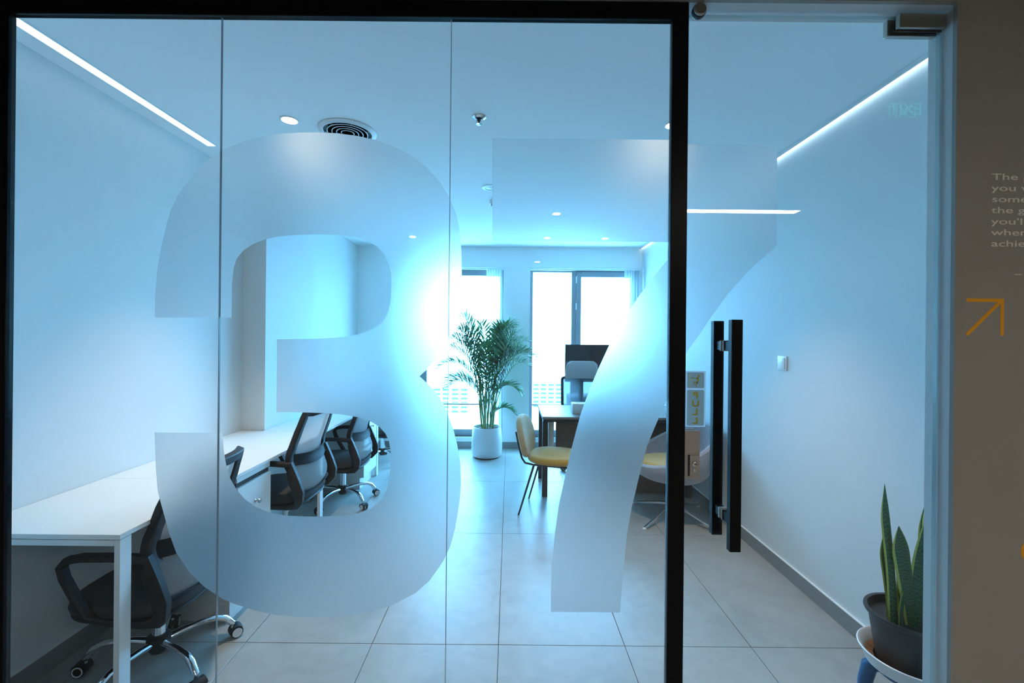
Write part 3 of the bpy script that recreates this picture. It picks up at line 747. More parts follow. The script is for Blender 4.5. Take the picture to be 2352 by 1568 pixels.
# ------------------------------------------------------------------ task chairs
def chair_base(root, r=0.29, hub=0.125, rot=0.0, spoke=M['chrome'], n=5):
    obj('hub', B().lathe([(0.030, hub - 0.050), (0.040, hub - 0.03), (0.046, hub - 0.005), (0.044, hub + 0.018), (0.030, hub + 0.026)], 24), M['black_plastic'], root)
    s0 = c0 = None
    for k in range(n):
        a = rot + 2 * PI * k / n
        if s0 is None:
            pth = [(0.035, 0, hub - 0.004), (0.09, 0, hub + 0.004), (0.16, 0, hub + 0.006), (0.215, 0, hub), (0.252, 0, hub - 0.018), (0.274, 0, hub - 0.046), (r - 0.006, 0, 0.068)]
            s0 = obj('base_spoke', B().tube(pth, 0.0145, 10, scales=[(1.25, 1.1), (1.15, 0.95), (1.0, 0.9), (1.0, 0.9), (1.05, 0.95), (1.0, 1.0), (0.9, 0.9)]), spoke, root)
            s0.rotation_euler = (0, 0, a)
            cb = B().lathe([(0.0, -0.024), (0.0245, -0.024), (0.0265, -0.021), (0.0265, -0.008), (0.0245, -0.005), (0.012, -0.004), (0.012, 0.004), (0.0245, 0.005),
                            (0.0265, 0.008), (0.0265, 0.021), (0.0245, 0.024), (0.0, 0.024)], 20, (r + 0.008, 0, 0.0268), 'Y')
            hd = B()
            # hood over the wheels
            hd.grid(lambda u, v: (r + 0.008 + 0.030 * math.cos(R(20 + 170 * u)), -0.0255 + 0.051 * v, 0.0268 + 0.030 * math.sin(R(20 + 170 * u))), 12, 2)
            c0 = obj('caster', hd, M['black_plastic'], root)
            w0 = obj('wheel', cb, M['black_plastic'], c0)
            t0 = obj('caster_stem', B().tube([(r - 0.006, 0, 0.078), (r - 0.006, 0, 0.050)], 0.009, 10), M['chrome'], c0)
            rg = B()
            rg.lathe([(0.0165, -0.0252), (0.0215, -0.0252), (0.0215, 0.0252), (0.0165, 0.0252), (0.0165, -0.0252)], 20, (r + 0.008, 0, 0.0268), 'Y')
            r0 = obj('wheel_ring', rg, M['white_plastic'], c0)
            c0.rotation_euler = (0, 0, a)
        else:
            link_copy(s0, 'base_spoke', root, rot=(0, 0, a))
            c = link_copy(c0, 'caster', root, rot=(0, 0, a))
            link_copy(r0, 'wheel_ring', c); link_copy(w0, 'wheel', c); link_copy(t0, 'caster_stem', c)

def back_x(z, pts):
    for (z0, x0), (z1, x1) in zip(pts, pts[1:]):
        if z <= z1:
            t = (z - z0) / (z1 - z0)
            return x0 + (x1 - x0) * t
    return pts[-1][1]
PROF = [(0.36, -0.165), (0.40, -0.212), (0.44, -0.236), (0.48, -0.237), (0.54, -0.215), (0.58, -0.198), (0.62, -0.188), (0.66, -0.192), (0.90, -0.275)]
WID = [(0.36, 0.185), (0.42, 0.210), (0.50, 0.222), (0.62, 0.224), (0.80, 0.216), (0.90, 0.203)]
def back_pt(u, z):
    return (back_x(z, PROF) + 0.055 * abs(u) ** 2.2, u * back_x(z, WID), z)

def make_task_chair(label, loc, rz, base_rot, lift, group):
    root = thing('task_chair', label, 'chair', loc, rz, group)
    L = lift
    T = Matrix.Translation((0, 0, L))
    def part(name, b, mat, par=root): return obj(name, b.xform(T), mat, par)
    chair_base(root, rot=base_rot)
    if L > 0.03:
        obj('gas_sleeve', B().lathe([(0.0255, 0.13), (0.0255, 0.205 + L * 0.5), (0.027, 0.207 + L * 0.5), (0.027, 0.222 + L * 0.5), (0.016, 0.224 + L * 0.5)], 24), M['chrome'], root)
        obj('gas_collar', B().lathe([(0.0275, 0.207 + L * 0.5), (0.0285, 0.209 + L * 0.5), (0.0285, 0.221 + L * 0.5), (0.0275, 0.223 + L * 0.5)], 24), M['black_plastic'], root)
        obj('gas_rod', B().lathe([(0.014, 0.22 + L * 0.5), (0.014, 0.315 + L)], 20), M['satin'], root)
    else:
        obj('gas_sleeve', B().lathe([(0.0255, 0.13), (0.0255, 0.312)], 24), M['chrome'], root)
    part('tilt_plate', B().box(-0.11, 0.10, -0.09, 0.09, 0.305, 0.334, 0.006, 2), M['black_plastic'])
    part('tilt_lever', B().tube([(0.02, -0.05, 0.318), (0.03, -0.20, 0.312), (0.03, -0.24, 0.312)], 0.006, 8), M['black_plastic'])
    part('seat', B().pad(0.02, 0, 0.345, 0.408, 0.47, 0.475, 3.4, 44, 6, 0.014), M['dark_fabric'])
    part('seat_shell', B().pad(0.02, 0, 0.330, 0.352, 0.45, 0.455, 3.6, 44, 4, 0.0), M['black_plastic'])
    # back: mesh panel, frame round it, two bands
    part('back_mesh', B().grid(lambda u, v: tuple(Vector(back_pt((u * 2 - 1) * 0.93, 0.375 + 0.515 * v)) + Vector((0.004, 0, 0))), 16, 26), M['chair_mesh'])
    zs = [0.56 + 0.34 * k / 12 for k in range(13)]
    left = [back_pt(-1, z) for z in zs]; right = [back_pt(1, z) for z in zs[::-1]]
    top = [back_pt(-1 + 2 * k / 10, 0.905 - 0.012 * abs(-1 + 2 * k / 10) ** 3) for k in range(1, 10)]
    part('back_frame', B().bar(left + top + right, 0.042, 0.034, up=(1, 0, 0.25),
         scales=[(1.5, 1)] * 5 + [(1.25, 1)] * 4 + [(1.0, 1)] * (len(left + top + right) - 18) + [(1.25, 1)] * 4 + [(1.5, 1)] * 5), M['black_plastic'])
    def band(z0, z1, dx, th):
        b = B().grid(lambda u, v: tuple(Vector(back_pt(u * 2 - 1, z0 + (z1 - z0) * v - 0.02 * (1 - (2 * u - 1) ** 2))) + Vector((-dx, 0, 0))), 18, 4)
        bmesh.ops.solidify(b.bm, geom=b.bm.faces[:], thickness=th); return b
    part('lumbar_band', band(0.585, 0.655, 0.012, 0.008), M['black_plastic'])
    part('lower_band', band(0.385, 0.425, 0.008, 0.006), M['chair_mesh_band'])
    for s in (-1, 1):
        y = s * 0.252
        loop = [(-0.155, 0.600), (-0.02, 0.606), (0.10, 0.604), (0.155, 0.594), (0.178, 0.567), (0.166, 0.525), (0.118, 0.440), (0.082, 0.378),
                (0.040, 0.345), (-0.04, 0.336), (-0.12, 0.334), (-0.178, 0.346), (-0.205, 0.380), (-0.205, 0.430), (-0.180, 0.495), (-0.158, 0.560)]
        sc_ = [(1, 1.3), (1, 1), (1, 1), (1, 1), (1, 1), (1, 1.0), (1, 1), (1, 1), (1, 1), (1, 1), (1, 1), (1, 1.6), (1, 1.9), (1, 2.3), (1, 2.4), (1, 2.0)]
        pth = [(x, y - s * (0.03 if z < 0.36 else 0), z) for x, z in loop]
        b = B()
        # sweep in the XZ plane: the kept-up vector is sideways (Y), so b runs along Y and a in the plane
        a_, w_ = 0.013, 0.019
        c_ = 0.006
        prof = [(-a_ + c_, -w_), (a_ - c_, -w_), (a_, -w_ + c_), (a_, w_ - c_), (a_ - c_, w_), (-a_ + c_, w_), (-a_, w_ - c_), (-a_, -w_ + c_)]
        b.sweep(pth, prof, up=(0, 1, 0), closed=True, scales=[(sy, sx) for sx, sy in sc_])
        part('armrest', b, M['black_plastic'])
        part('arm_bracket', B().box(-0.10, 0.03, min(y - s * 0.03, s * 0.12), max(y - s * 0.03, s * 0.12), 0.318, 0.331, 0.002, 1), M['black_plastic'])
    return root
M['chair_mesh_band'] = sheer('chair_mesh_band', (0.20, 0.22, 0.24), 0.05)
G = 'black mesh task chairs along the wall desk'
ch1 = make_task_chair('black mesh task chair nearest the glass, pushed under the desk end', (-1.525, 1.965, 0), R(180), R(153), 0.0, G)
ch2 = make_task_chair('black mesh task chair raised highest, second from the glass, beside the near pedestal', (-1.455, 2.93, 0), R(180), R(120), 0.085, G)
ch3 = make_task_chair('black mesh task chair third from the glass, behind the slim white desk leg', (-1.45, 3.93, 0), R(180), R(144), 0.0, G)
ch4 = dup(ch3, (-1.47, 5.22, 0), R(172), 'black mesh task chair farthest from the glass, beyond the desk end', G)

# ------------------------------------------------------------------ manager's desk and what stands on it
md = thing('office_desk', 'dark legged desk with a grey brown top in front of the double window', 'desk', (0.98, 4.0, 0))
def mobj(name, b, mat, **k):
    b.xform(Matrix.Translation((-0.98, -4.0, 0))); return obj(name, b, mat, md, **k)
TX0, TX1, TY0, TY1 = 0.298, 1.690, 4.0, 4.70
mobj('desk_top', B().box(TX0, TX1, TY0, TY1, 0.728, 0.75, 0.0015, 1), M['wood_top'])
for r_ in ((TX0 + 0.01, TX1 - 0.01, TY0 + 0.015, TY0 + 0.055), (TX0 + 0.01, TX1 - 0.01, TY1 - 0.055, TY1 - 0.015),
           (TX0 + 0.01, TX0 + 0.05, TY0 + 0.055, TY1 - 0.055), (TX1 - 0.05, TX1 - 0.01, TY0 + 0.055, TY1 - 0.055)):
    mobj('apron_rail', B().box(*r_, 0.700, 0.727), M['black_metal'])
for x, y in ((TX0 + 0.01, TY0 + 0.10), (TX1 - 0.06, TY0 + 0.10), (TX0 + 0.01, TY1 - 0.07), (TX1 - 0.06, TY1 - 0.07)):
    mobj('leg', B().box(x, x + 0.05, y, y + 0.05, 0.0, 0.6995, 0.002, 1), M['black_metal'])
mobj('modesty_panel', B().box(0.44, 1.08, TY0 + 0.205, TY0 + 0.223, 0.26, 0.6995), M['brown_panel'])
mobj('cable_box', B().box(0.365, 0.418, TY0 + 0.16, TY0 + 0.235, 0.42, 0.690, 0.004, 2), M['white_plastic'], label='slim white upright box under the desk')
mobj('paper_label', B().box(0.369, 0.412, TY0 + 0.1588, TY0 + 0.1598, 0.58, 0.64), M['letter'])
mobj('drawer_cabinet', B().box(1.09, 1.60, TY0 + 0.205, TY1 - 0.09, 0.02, 0.6995, 0.002, 1), M['brown_panel'])

tb = thing('tissue_box', 'white rectangular tissue box on the desk top', 'tissue box', (0.688, 4.22, 0.7502))
obj('box', B().box(-0.098, 0.098, -0.06, 0.06, 0.0, 0.095, 0.004, 2), M['white_plastic'], tb)
obj('slot', B().box(-0.065, 0.065, -0.010, 0.010, 0.0952, 0.0962), M['dark_gap'], tb)
pp = thing('planter', 'small white pot with green leaves at the right end of the desk', 'plant', (1.520, 4.22, 0.7502))
obj('pot', B().lathe([(0.0, 0.0), (0.038, 0.0), (0.050, 0.05), (0.052, 0.058), (0.046, 0.058), (0.042, 0.045), (0, 0.045)], 24), M['white_plastic'], pp)
rnd = random.Random(4)
for k in range(11):
    a = 2 * PI * k / 11 + rnd.uniform(-.2, .2); l = rnd.uniform(0.05, 0.09); el = rnd.uniform(0.3, 1.2)
    def lf(u, v, a=a, l=l, el=el):
        s = math.sin(PI * min(0.999, u) ** 0.8) * 0.015 * (v * 2 - 1); t = u * l
        x = t * math.cos(el) ; z = 0.046 + t * math.sin(el) - 0.9 * t * t / l * 0.35
        return (x * math.cos(a) - s * math.sin(a), x * math.sin(a) + s * math.cos(a), z + 0.006 * abs(v * 2 - 1))
    obj('leaf', B().grid(lf, 5, 2), M['small_leaf'], pp)

cr = thing('low_cabinet', 'low white cabinet under the wall screen by the window', 'cabinet', (1.10, 5.62, 0))
obj('body', B().box(-0.36, 0.36, -0.17, 0.17, 0.04, 0.74, 0.002, 1), M['white_metal'], cr)
for s in (-1, 1):
    obj('door', B().box(min(0, s * 0.357) + 0.002, max(0, s * 0.357) - 0.002, -0.188, -0.171, 0.05, 0.73, 0.001, 1), M['white_metal'], cr)
obj('plinth', B().box(-0.33, 0.33, -0.15, 0.15, 0, 0.0395), M['black_metal'], cr)
tv = thing('monitor', 'large black monitor behind the office chair, in front of the window', 'monitor', (1.075, 5.50, 0.7402))
obj('panel', B().box(-0.395, 0.395, -0.012, 0.022, 0.175, 0.632, 0.004, 2), M['black_plastic'], tv)
obj('screen', B().box(-0.385, 0.385, -0.0132, -0.0122, 0.19, 0.622), M['screen'], tv)
obj('stand_neck', B().box(-0.03, 0.03, 0.022, 0.036, 0.008, 0.40, 0.003, 1), M['black_plastic'], tv)
obj('stand_foot', B().box(-0.13, 0.13, -0.07, 0.09, 0.0, 0.008, 0.003, 1), M['black_plastic'], tv)

M['office_mesh'] = sheer('office_mesh', (0.085, 0.095, 0.105), 0.05)
# manager's chair, seen from the front behind the desk
oc = thing('office_chair', 'high backed office chair with a padded grey headrest behind the desk', 'chair', (0.853, 5.08, 0), R(-90))
chair_base(oc, r=0.30, rot=R(-56), spoke=M['black_plastic'])
obj('gas_sleeve', B().lathe([(0.026, 0.13), (0.026, 0.39)], 20), M['black_plastic'], oc)
obj('seat', B().pad(0.02, 0, 0.405, 0.475, 0.47, 0.48, 3.2, 44, 6, 0.012), M['grey_fabric'], oc)
obj('seat_shell', B().pad(0.02, 0, 0.388, 0.409, 0.45, 0.46, 3.4, 44, 4), M['black_plastic'], oc)
OP = [(0.46, -0.19), (0.60, -0.215), (0.75, -0.20), (1.0, -0.235)]
def oc_pt(u, z):
    wz = 0.235 - 0.035 * max(0, (z - 0.5)) * 0 - 0.03 * max(0, (0.70 - z)) / 0.24
    return (back_x(z, OP) + 0.045 * u * u, u * wz, z)
zs = [0.52 + 0.43 * k / 10 for k in range(11)]
cor = [(-1, 0.965), (-0.97, 0.980), (-0.9, 0.986)]
path = [oc_pt(-1, z) for z in zs] + [oc_pt(u, z) for u, z in cor] + [oc_pt(u / 4, 0.988) for u in range(-3, 4)] + [oc_pt(-u, z) for u, z in cor[::-1]] + [oc_pt(1, z) for z in zs[::-1]]
path += [oc_pt(u / 4, 0.515) for u in range(3, -4, -1)]
obj('back_frame', B().bar(path, 0.030, 0.034, up=(1, 0, 0.1), closed=True), M['black_plastic'], oc)
obj('back_mesh', B().grid(lambda u, v: oc_pt((u * 2 - 1) * 0.97, 0.52 + 0.46 * v), 12, 12), M['office_mesh'], oc)
obj('back_spine', B().bar([(-0.10, 0, 0.42), (-0.235, 0, 0.47), (-0.262, 0, 0.62), (-0.262, 0, 0.80), (-0.275, 0, 0.98), (-0.285, 0, 1.06)], 0.055, 0.022, up=(1, 0, 0.2)), M['black_plastic'], oc)
hb = B()
def head(u, v):
    a = -PI + 2 * PI * u; t = v
    wz = 0.175 + 0.030 * (1 - t) if t < 0.75 else 0.1825 - 0.05 * ((t - 0.75) / 0.25) ** 2
    c, s = math.cos(a), math.sin(a)
    y = math.copysign(abs(c) ** 0.45, c) * wz; x = math.copysign(abs(s) ** 0.7, s) * 0.032 * (math.sin(PI * (0.06 + 0.88 * t)) ** 0.4)
    return (-0.225 + x + 0.03 * (y / 0.18) ** 2, y, 0.975 + 0.205 * t)
hb.grid(head, 40, 14)
bmesh.ops.remove_doubles(hb.bm, verts=hb.bm.verts, dist=1e-5)
bmesh.ops.holes_fill(hb.bm, edges=[e for e in hb.bm.edges if e.is_boundary], sides=60)
obj('headrest', hb, M['grey_fabric'], oc)
for s in (-1, 1):
    obj('armrest', B().bar([(-0.20, s * 0.245, 0.50), (-0.16, s * 0.275, 0.60), (-0.08, s * 0.285, 0.655), (0.16, s * 0.285, 0.665)], 0.045, 0.022), M['black_plastic'], oc)

# ------------------------------------------------------------------ yellow visitor chair
yc = thing('visitor_chair', 'mustard yellow upholstered chair with thin black legs by the desk', 'chair', (0.362, 3.807, 0), R(-15))
obj('seat', B().pad(0.03, 0, 0.425, 0.485, 0.45, 0.46, 2.5, 48, 8, 0.022), M['mustard'], yc)
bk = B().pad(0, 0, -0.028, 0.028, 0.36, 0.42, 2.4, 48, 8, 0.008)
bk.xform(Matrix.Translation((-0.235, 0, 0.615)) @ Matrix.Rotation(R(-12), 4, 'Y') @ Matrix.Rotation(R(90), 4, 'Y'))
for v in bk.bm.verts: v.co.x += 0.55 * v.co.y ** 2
obj('backrest', bk, M['mustard_lit'], yc)
for s in (-1, 1):
    obj('back_support', B().tube([(-0.285, s * 0.10, 0.66), (-0.262, s * 0.11, 0.56), (-0.225, s * 0.13, 0.45), (-0.195, s * 0.145, 0.418), (-0.12, s * 0.16, 0.412), (0.16, s * 0.17, 0.412)], 0.0085, 10), M['black_metal'], yc)
    obj('leg', B().tube([(-0.115, s * 0.165, 0.414), (-0.235, s * 0.195, 0.0)], 0.009, 10, scales=[1.1, 0.8]), M['black_metal'], yc)
    obj('leg', B().tube([(0.17, s * 0.165, 0.414), (0.225, s * 0.19, 0.0)], 0.009, 10, scales=[1.1, 0.8]), M['black_metal'], yc)
obj('cross_rail', B().tube([(-0.10, -0.163, 0.410), (-0.10, 0.163, 0.410)], 0.007, 8), M['black_metal'], yc)
obj('cross_rail', B().tube([(0.14, -0.169, 0.410), (0.14, 0.169, 0.410)], 0.007, 8), M['black_metal'], yc)

# ------------------------------------------------------------------ grey tub chair
tc = thing('tub_chair', 'lavender grey tub chair with a yellow seat cushion and chrome star base', 'armchair', (1.345, 3.66, 0), R(188))
def tub(u, v, inner=False):
    a = 2 * PI * u                          # a = PI is the middle of the back (local -x)
    f = 0.5 - 0.5 * math.cos(a)              # 0 front, 1 back
    h = 0.455 + 0.29 * (f ** 1.3)
    zb = 0.325
    r0, r1 = 0.185, 0.338 + 0.012 * f
    if inner: r0 -= 0.03; r1 -= 0.045; zb += 0.03
    t = v
    r = r0 + (r1 - r0) * (math.sin(t * PI / 2) ** 0.75)
    z = zb + (h - zb) * t ** 1.35
    return (r * math.cos(a), r * math.sin(a) * 1.0, z)
nb, nv = 64, 12
b = B()
rows = [[b.bm.verts.new(tub(i / nb, j / nv)) for i in range(nb)] for j in range(nv + 1)]
lip = []
for k in range(1, 4):
    ring = []
    for i in range(nb):
        o_, i_ = Vector(tub(i / nb, 1)), Vector(tub(i / nb, 1, True)); t = k / 4
        p = o_.lerp(i_, t); p.z += 0.016 * math.sin(PI * t); ring.append(b.bm.verts.new(p))
    rows.append(ring)
for j in range(nv, -1, -1): rows.append([b.bm.verts.new(tub(i / nb, j / nv, True)) for i in range(nb)])
for j in range(len(rows) - 1):
    for i in range(nb):
        b.bm.faces.new((rows[j][i], rows[j][(i + 1) % nb], rows[j + 1][(i + 1) % nb], rows[j + 1][i]))
b.bm.faces.new(rows[0][::-1]); b.bm.faces.new(rows[-1])
obj('shell', b, M['tub_fabric'], tc)
obj('seat_cushion', B().pad(0.02, 0, 0.40, 0.475, 0.50, 0.50, 2.1, 48, 6, 0.015), M['mustard'], tc)
obj('column', B().lathe([(0.06, 0.324), (0.06, 0.310), (0.025, 0.305), (0.022, 0.125), (0.034, 0.115), (0.034, 0.085)], 24), M['chrome'], tc)
s0 = None
for k in range(4):
    a = R(38 + 90 * k) - R(188) + R(180)
    if s0 is None:
        s0 = obj('base_leg', B().bar([(0.02, 0, 0.108), (0.12, 0, 0.088), (0.26, 0, 0.048), (0.385, 0, 0.014)], 0.022, 0.016, scales=[(1.2, 1.5), (1.1, 1.2), (1, 1), (0.8, 0.7)]), M['chrome'], tc)
        s0.rotation_euler = (0, 0, a)
        f0 = obj('glide', B().box(0.370, 0.400, -0.012, 0.012, 0.0, 0.012, 0.003, 1), M['white_plastic'], s0)
    else:
        c = link_copy(s0, 'base_leg', tc, rot=(0, 0, a)); link_copy(f0, 'glide', c)

# ------------------------------------------------------------------ palm in a white pot
pm = thing('potted_palm', 'tall green areca palm in a silvery white round pot between the windows', 'plant', (-0.268, 5.46, 0))
obj('pot', B().lathe([(0.0, 0.015), (0.165, 0.015), (0.178, 0.03), (0.187, 0.10), (0.186, 0.20), (0.174, 0.36), (0.168, 0.368), (0.158, 0.366), (0.156, 0.335), (0.0, 0.335)], 48), M['pot'], pm)
obj('pot_foot', B().lathe([(0.0, 0.0), (0.150, 0.0), (0.150, 0.0149), (0.0, 0.0149)], 40), M['black_plastic'], pm)
obj('soil', B().lathe([(0.0, 0.350), (0.08, 0.348), (0.1555, 0.338), (0.1555, 0.336), (0, 0.336)], 32), M['soil'], pm)
rnd = random.Random(11)
def frond_mesh(base, az, reach, rise, droop, length_scale, seed, wide=1.0):
    """an arching midrib with a comb of narrow folded leaflets on both sides"""
    r_ = random.Random(seed); b = B()
    d = Vector((math.cos(az), math.sin(az), 0)); side = Vector((-d.y, d.x, 0))
    def rib(t):
        return base + d * (reach * t ** 1.25) + Vector((0, 0, rise * math.sin(t * PI * 0.5) - droop * t ** 3.2))
    N = 14
    pts = [rib(i / N) for i in range(N + 1)]
    b.tube(pts, 0.0045, 5, scales=[1.3 - 1.0 * i / N for i in range(N + 1)])
    nl = 19
    for i in range(nl):
        t = 0.24 + 0.75 * i / (nl - 1)
        p = rib(t); tg = (rib(min(1, t + 0.02)) - rib(t - 0.02)).normalized()
        up = side.cross(tg).normalized()
        if up.z < 0: up = -up
        k = math.sin(PI * (0.16 + 0.80 * (i / (nl - 1)))) ** 0.7
        for s in (-1, 1):
            L = (0.255 * k + 0.03) * length_scale * r_.uniform(0.86, 1.12)
            ang = 0.95 - 0.45 * i / nl + r_.uniform(-0.1, 0.1)
            dr_ = (tg * math.cos(ang) + side * s * math.sin(ang) + up * (0.42 + r_.uniform(-0.15, 0.15))).normalized()
            wv = dr_.cross(up).normalized()
            wd = 0.0088 * wide * (0.7 + 0.5 * k)
            sag = Vector((0, 0, -0.16 * L * r_.uniform(0.4, 1.6)))
            q = [p, p + dr_ * L * 0.35 + sag * 0.15, p + dr_ * L * 0.72 + sag * 0.5, p + dr_ * L + sag]
            ws = [0.35, 1.0, 0.75, 0.05]
            lv = []
            for qq, w_ in zip(q, ws):
                lv.append([b.bm.verts.new(qq - wv * wd * w_ + up * wd * 0.35 * w_), b.bm.verts.new(qq), b.bm.verts.new(qq + wv * wd * w_ + up * wd * 0.35 * w_)])
            for m in range(3):
                for n_ in range(2):
                    b.bm.faces.new((lv[m][n_], lv[m][n_ + 1], lv[m + 1][n_ + 1], lv[m + 1][n_]))
    return b
canes = []
for k in range(9):
    a = 2 * PI * k / 9 + rnd.uniform(-.3, .3); r0 = rnd.uniform(0.03, 0.085)
    base = Vector((r0 * math.cos(a), r0 * math.sin(a), 0.34)); top = Vector((base.x * 1.6 + rnd.uniform(-.03, .03), base.y * 1.5, rnd.uniform(0.70, 1.02)))
    mid = (base + top) / 2 + Vector((rnd.uniform(-.012, .012), rnd.uniform(-.012, .012), 0))
    obj('cane', B().tube([base, mid, top], 0.011, 8, scales=[1.15, 0.95, 0.7]), M['palm_stem'], pm)
    canes.append((base, mid, top, a))
spec = []
for k in range(30):
    base, mid, top, a = canes[k % 9]
    az = a + rnd.uniform(-1.1, 1.1) if k % 3 else rnd.choice((0, PI)) + rnd.uniform(-0.35, 0.35)
    rc = rnd.uniform(0.14, 0.46)
    bz = rnd.uniform(0.40, 0.80)
    tip = 1.70 - 0.85 * max(0, rc - 0.16) - rnd.uniform(0.0, 0.38)
    dp = rnd.uniform(0.04, 0.20) * (0.5 + rc)
    spec.append((Vector((base.x * 1.2, base.y * 1.2, bz)), az, rc, tip - bz + dp, dp, rnd.uniform(0.72, 0.98)))
# the long arching fronds that give the crown its outline
for az, rc, rs, dp, z in ((183, 0.52, 0.60, 0.14, 0.80), (178, 0.56, 0.46, 0.18, 0.78), (188, 0.48, 0.72, 0.14, 0.80), (175, 0.50, 0.34, 0.20, 0.72), (-4, 0.52, 0.58, 0.16, 0.80), (170, 0.32, 0.92, 0.08, 0.84), (20, 0.26, 0.78, 0.08, 0.88),
                          (190, 0.44, 0.34, 0.18, 0.66), (-25, 0.40, 0.30, 0.20, 0.68), (10, 0.30, 0.18, 0.16, 0.48)):
    spec.append((Vector((0.05 * math.cos(R(az)), 0.05 * math.sin(R(az)), z)), R(az), rc, rs, dp, 0.95 if rs > 0.3 else 0.6))
for k, (bp, az, rc, rs, dp, ls) in enumerate(spec):
    yy = math.sin(az) * rc
    if yy > 0.24: az = math.copysign(math.asin(0.24 / rc), 1) if math.cos(az) > 0 else PI - math.asin(0.24 / rc)
    fb = frond_mesh(bp, az, rc, rs, dp, ls * 0.92, 100 + k, 1.0 if k < 30 else 1.65)
    for v in fb.bm.verts:                       # leaflets bend back from the curtain and the wall
        if v.co.y > 0.16: v.co.y = 0.16 + 0.11 * math.tanh((v.co.y - 0.16) / 0.11)
    obj('frond', fb, M['palm_leaf'], pm)

# ------------------------------------------------------------------ snake plant on a blue stool
SX, SYY = 1.548, 1.72
SD = 0.042
sl = thing('plant_stool', 'round stool with blue legs carrying the snake plant by the door', 'stool', (SX, SYY, 0))
obj('seat_ring', B().lathe([(0.0, 0.180), (0.105, 0.180), (0.112, 0.186), (0.112, 0.196), (0.106, 0.201), (0.0, 0.201)], 40), M['blue_plastic'], sl)
for k in range(4):
    a = R(139 + 90 * k); c, s = math.cos(a), math.sin(a)
    obj('leg', B().tube([(0.095 * c, 0.095 * s, 0.1795), (0.122 * c, 0.122 * s, 0.160), (0.136 * c, 0.136 * s, 0.09), (0.140 * c, 0.140 * s, 0.0)], 0.026, 12, scales=[1.1, 1.05, 0.95, 0.85]), M['blue_plastic'], sl)
sa = thing('plant_saucer', 'wide white plastic saucer under the black plant pot', 'saucer', (SX, SYY, 0.2013))
obj('dish', B().lathe([(0.0, 0.0), (0.118, 0.0), (0.140, 0.010), (0.155, 0.050), (0.163, 0.058), (0.165, 0.064), (0.161, 0.0665), (0.152, 0.061), (0.134, 0.018), (0.116, 0.008), (0.0, 0.008)], 48), M['white_plastic'], sa)
obj('spilt_soil', B().lathe([(0.1075, 0.0082), (0.117, 0.0088), (0.134, 0.0185), (0.1375, 0.030), (0.126, 0.029), (0.112, 0.024), (0.1075, 0.0082)], 32), M['damp_soil'], sa, label='brown damp soil in the saucer')
sn = thing('snake_plant', 'snake plant with yellow edged leaves in a black plastic pot', 'plant', (SX, SYY, 0.2096))
obj('pot', B().lathe([(0.0, 0.0), (0.098, 0.0), (0.104, 0.006), (0.131, 0.190), (0.142, 0.193), (0.145, 0.200), (0.143, 0.207), (0.131, 0.207), (0.127, 0.178), (0.0, 0.170)], 48), M['plastic_pot'], sn)
obj('soil', B().lathe([(0.0, 0.177), (0.07, 0.175), (0.1262, 0.1695), (0.1262, 0.1692), (0, 0.1692)], 32), M['soil'], sn)
def snake_leaf(x, y, h, lean_x, lean_y, wmax, az, twist, curl=0.0):
    b = B()
    N, Mv = 18, 6
    rows = []
    for i in range(N + 1):
        t = i / N
        wd = wmax * (0.42 + 0.58 * math.sin(PI * min(1, t * 0.62 + 0.14)) ) * (1 - max(0, (t - 0.72) / 0.28) ** 1.7) + 0.0006
        aa = az + twist * (t ** 1.4) + curl * math.sin(t * PI * 1.6)
        c = Vector((x + lean_x * t ** 1.4 + 0.010 * curl * math.sin(5 * t), y + lean_y * t ** 1.4, 0.172 + h * t))
        dx = Vector((math.cos(aa), math.sin(aa), 0)); nn = Vector((-dx.y, dx.x, 0))
        rows.append([b.bm.verts.new(c + dx * wd * (j / Mv - 0.5) + nn * (0.45 * wd * ((j / Mv - 0.5) * 2) ** 2 * (1 - 0.6 * t))) for j in range(Mv + 1)])
    uvl = b.bm.loops.layers.uv.new('UVMap')
    for i in range(N):
        for j in range(Mv):
            f = b.bm.faces.new((rows[i][j], rows[i][j + 1], rows[i + 1][j + 1], rows[i + 1][j]))
            for l, (p, q) in zip(f.loops, ((i, j), (i, j + 1), (i + 1, j + 1), (i + 1, j))): l[uvl].uv = (q / Mv, p / N * 2)
    return obj('leaf', b, M['snake'], sn)
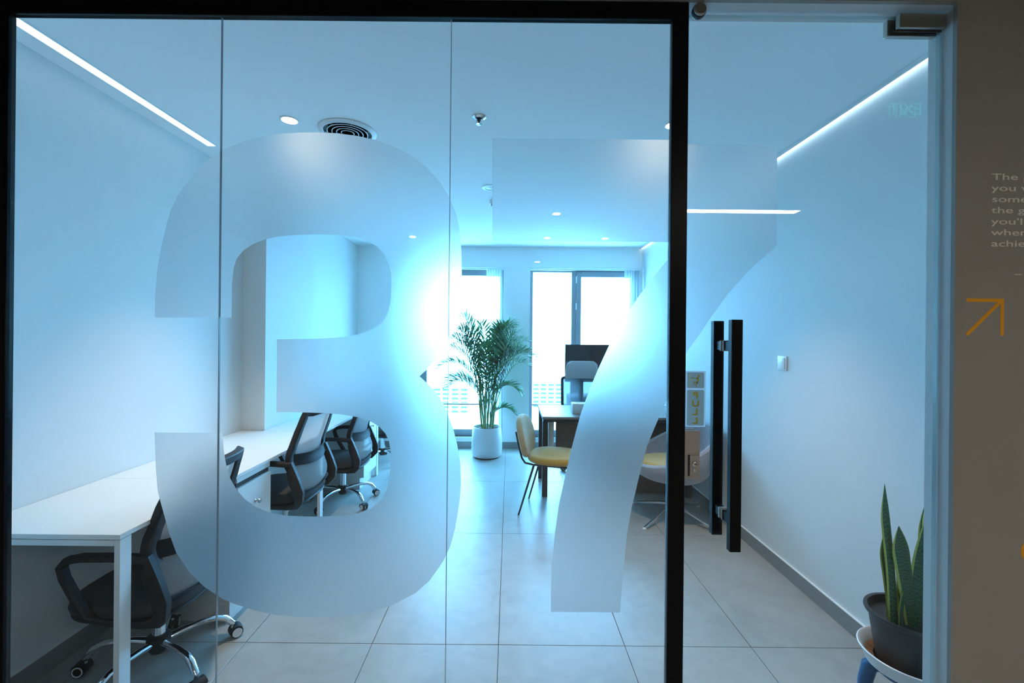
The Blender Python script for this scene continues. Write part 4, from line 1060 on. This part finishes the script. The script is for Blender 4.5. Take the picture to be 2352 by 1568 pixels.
LV = [(-0.066, -0.015, 0.537, -0.045, 0.005, 0.054, 0.15, 0.55, 0.25), (-0.010, -0.035, 0.390, -0.078, -0.01, 0.070, 0.20, -0.2, 0.05), (0.010, -0.030, 0.515, 0.022, -0.01, 0.062, 0.1, 0.9, -0.2),
      (0.006, 0.030, 0.315, 0.004, 0.02, 0.050, 0.4, 0.2, 0.0), (-0.058, -0.030, 0.15, 0.004, -0.005, 0.024, 0.3, 0.1, 0.0), (-0.052, 0.015, 0.33, -0.038, 0.005, 0.042, 0.3, -0.3, 0.1),
      (0.070, 0.030, 0.44, 0.030, 0.02, 0.052, 0.9, -0.3, 0.2), (0.060, -0.055, 0.37, 0.02, -0.02, 0.050, -0.4, 0.3, 0.0)]
for a in LV: snake_leaf(*a)

# ------------------------------------------------------------------ city outside, far below the windows
gr = struct('ground_city', B().box(-900, 900, 40, 1800, -62, -60), M['city_ground'])
win0 = None
def tower(x, y, wx, wy, top, label, cols, rows_, x_off):
    t = thing('building', label, 'building', (x, y, -60), 0, 'pale far buildings outside')
    H = top + 60
    obj('walls', B().box(-wx / 2, wx / 2, -wy / 2, wy / 2, 0, H), M['facade'], t, smooth=False)
    obj('parapet', B().box(-wx / 2 - 0.3, wx / 2 + 0.3, -wy / 2 - 0.3, wy / 2 + 0.3, H, H + 1.2), M['facade'], t, smooth=False)
    global win0
    px = wx / cols
    first = obj('window', B().box(-px * 0.36, px * 0.36, -0.25, 0.15, -0.75, 0.75), M['far_window'], t, smooth=False)
    k = 0
    for r in range(rows_):
        for c in range(cols):
            loc = (-wx / 2 + px * (c + 0.5), -wy / 2 - 0.06, H - 2.2 - r * 3.1)
            if k == 0: first.location = loc
            else: link_copy(first, 'window', t, loc)
            k += 1
    return t
tower(-42, 330, 26, 18, -35, 'pale far block behind the palm, left part of the window view', 4, 6, 0)
tower(-12, 420, 20, 18, -42, 'pale far block behind the palm fronds', 3, 5, 0)
tower(28, 340, 22, 18, -32, 'pale far block outside the double window, left of the monitor', 4, 6, 0)
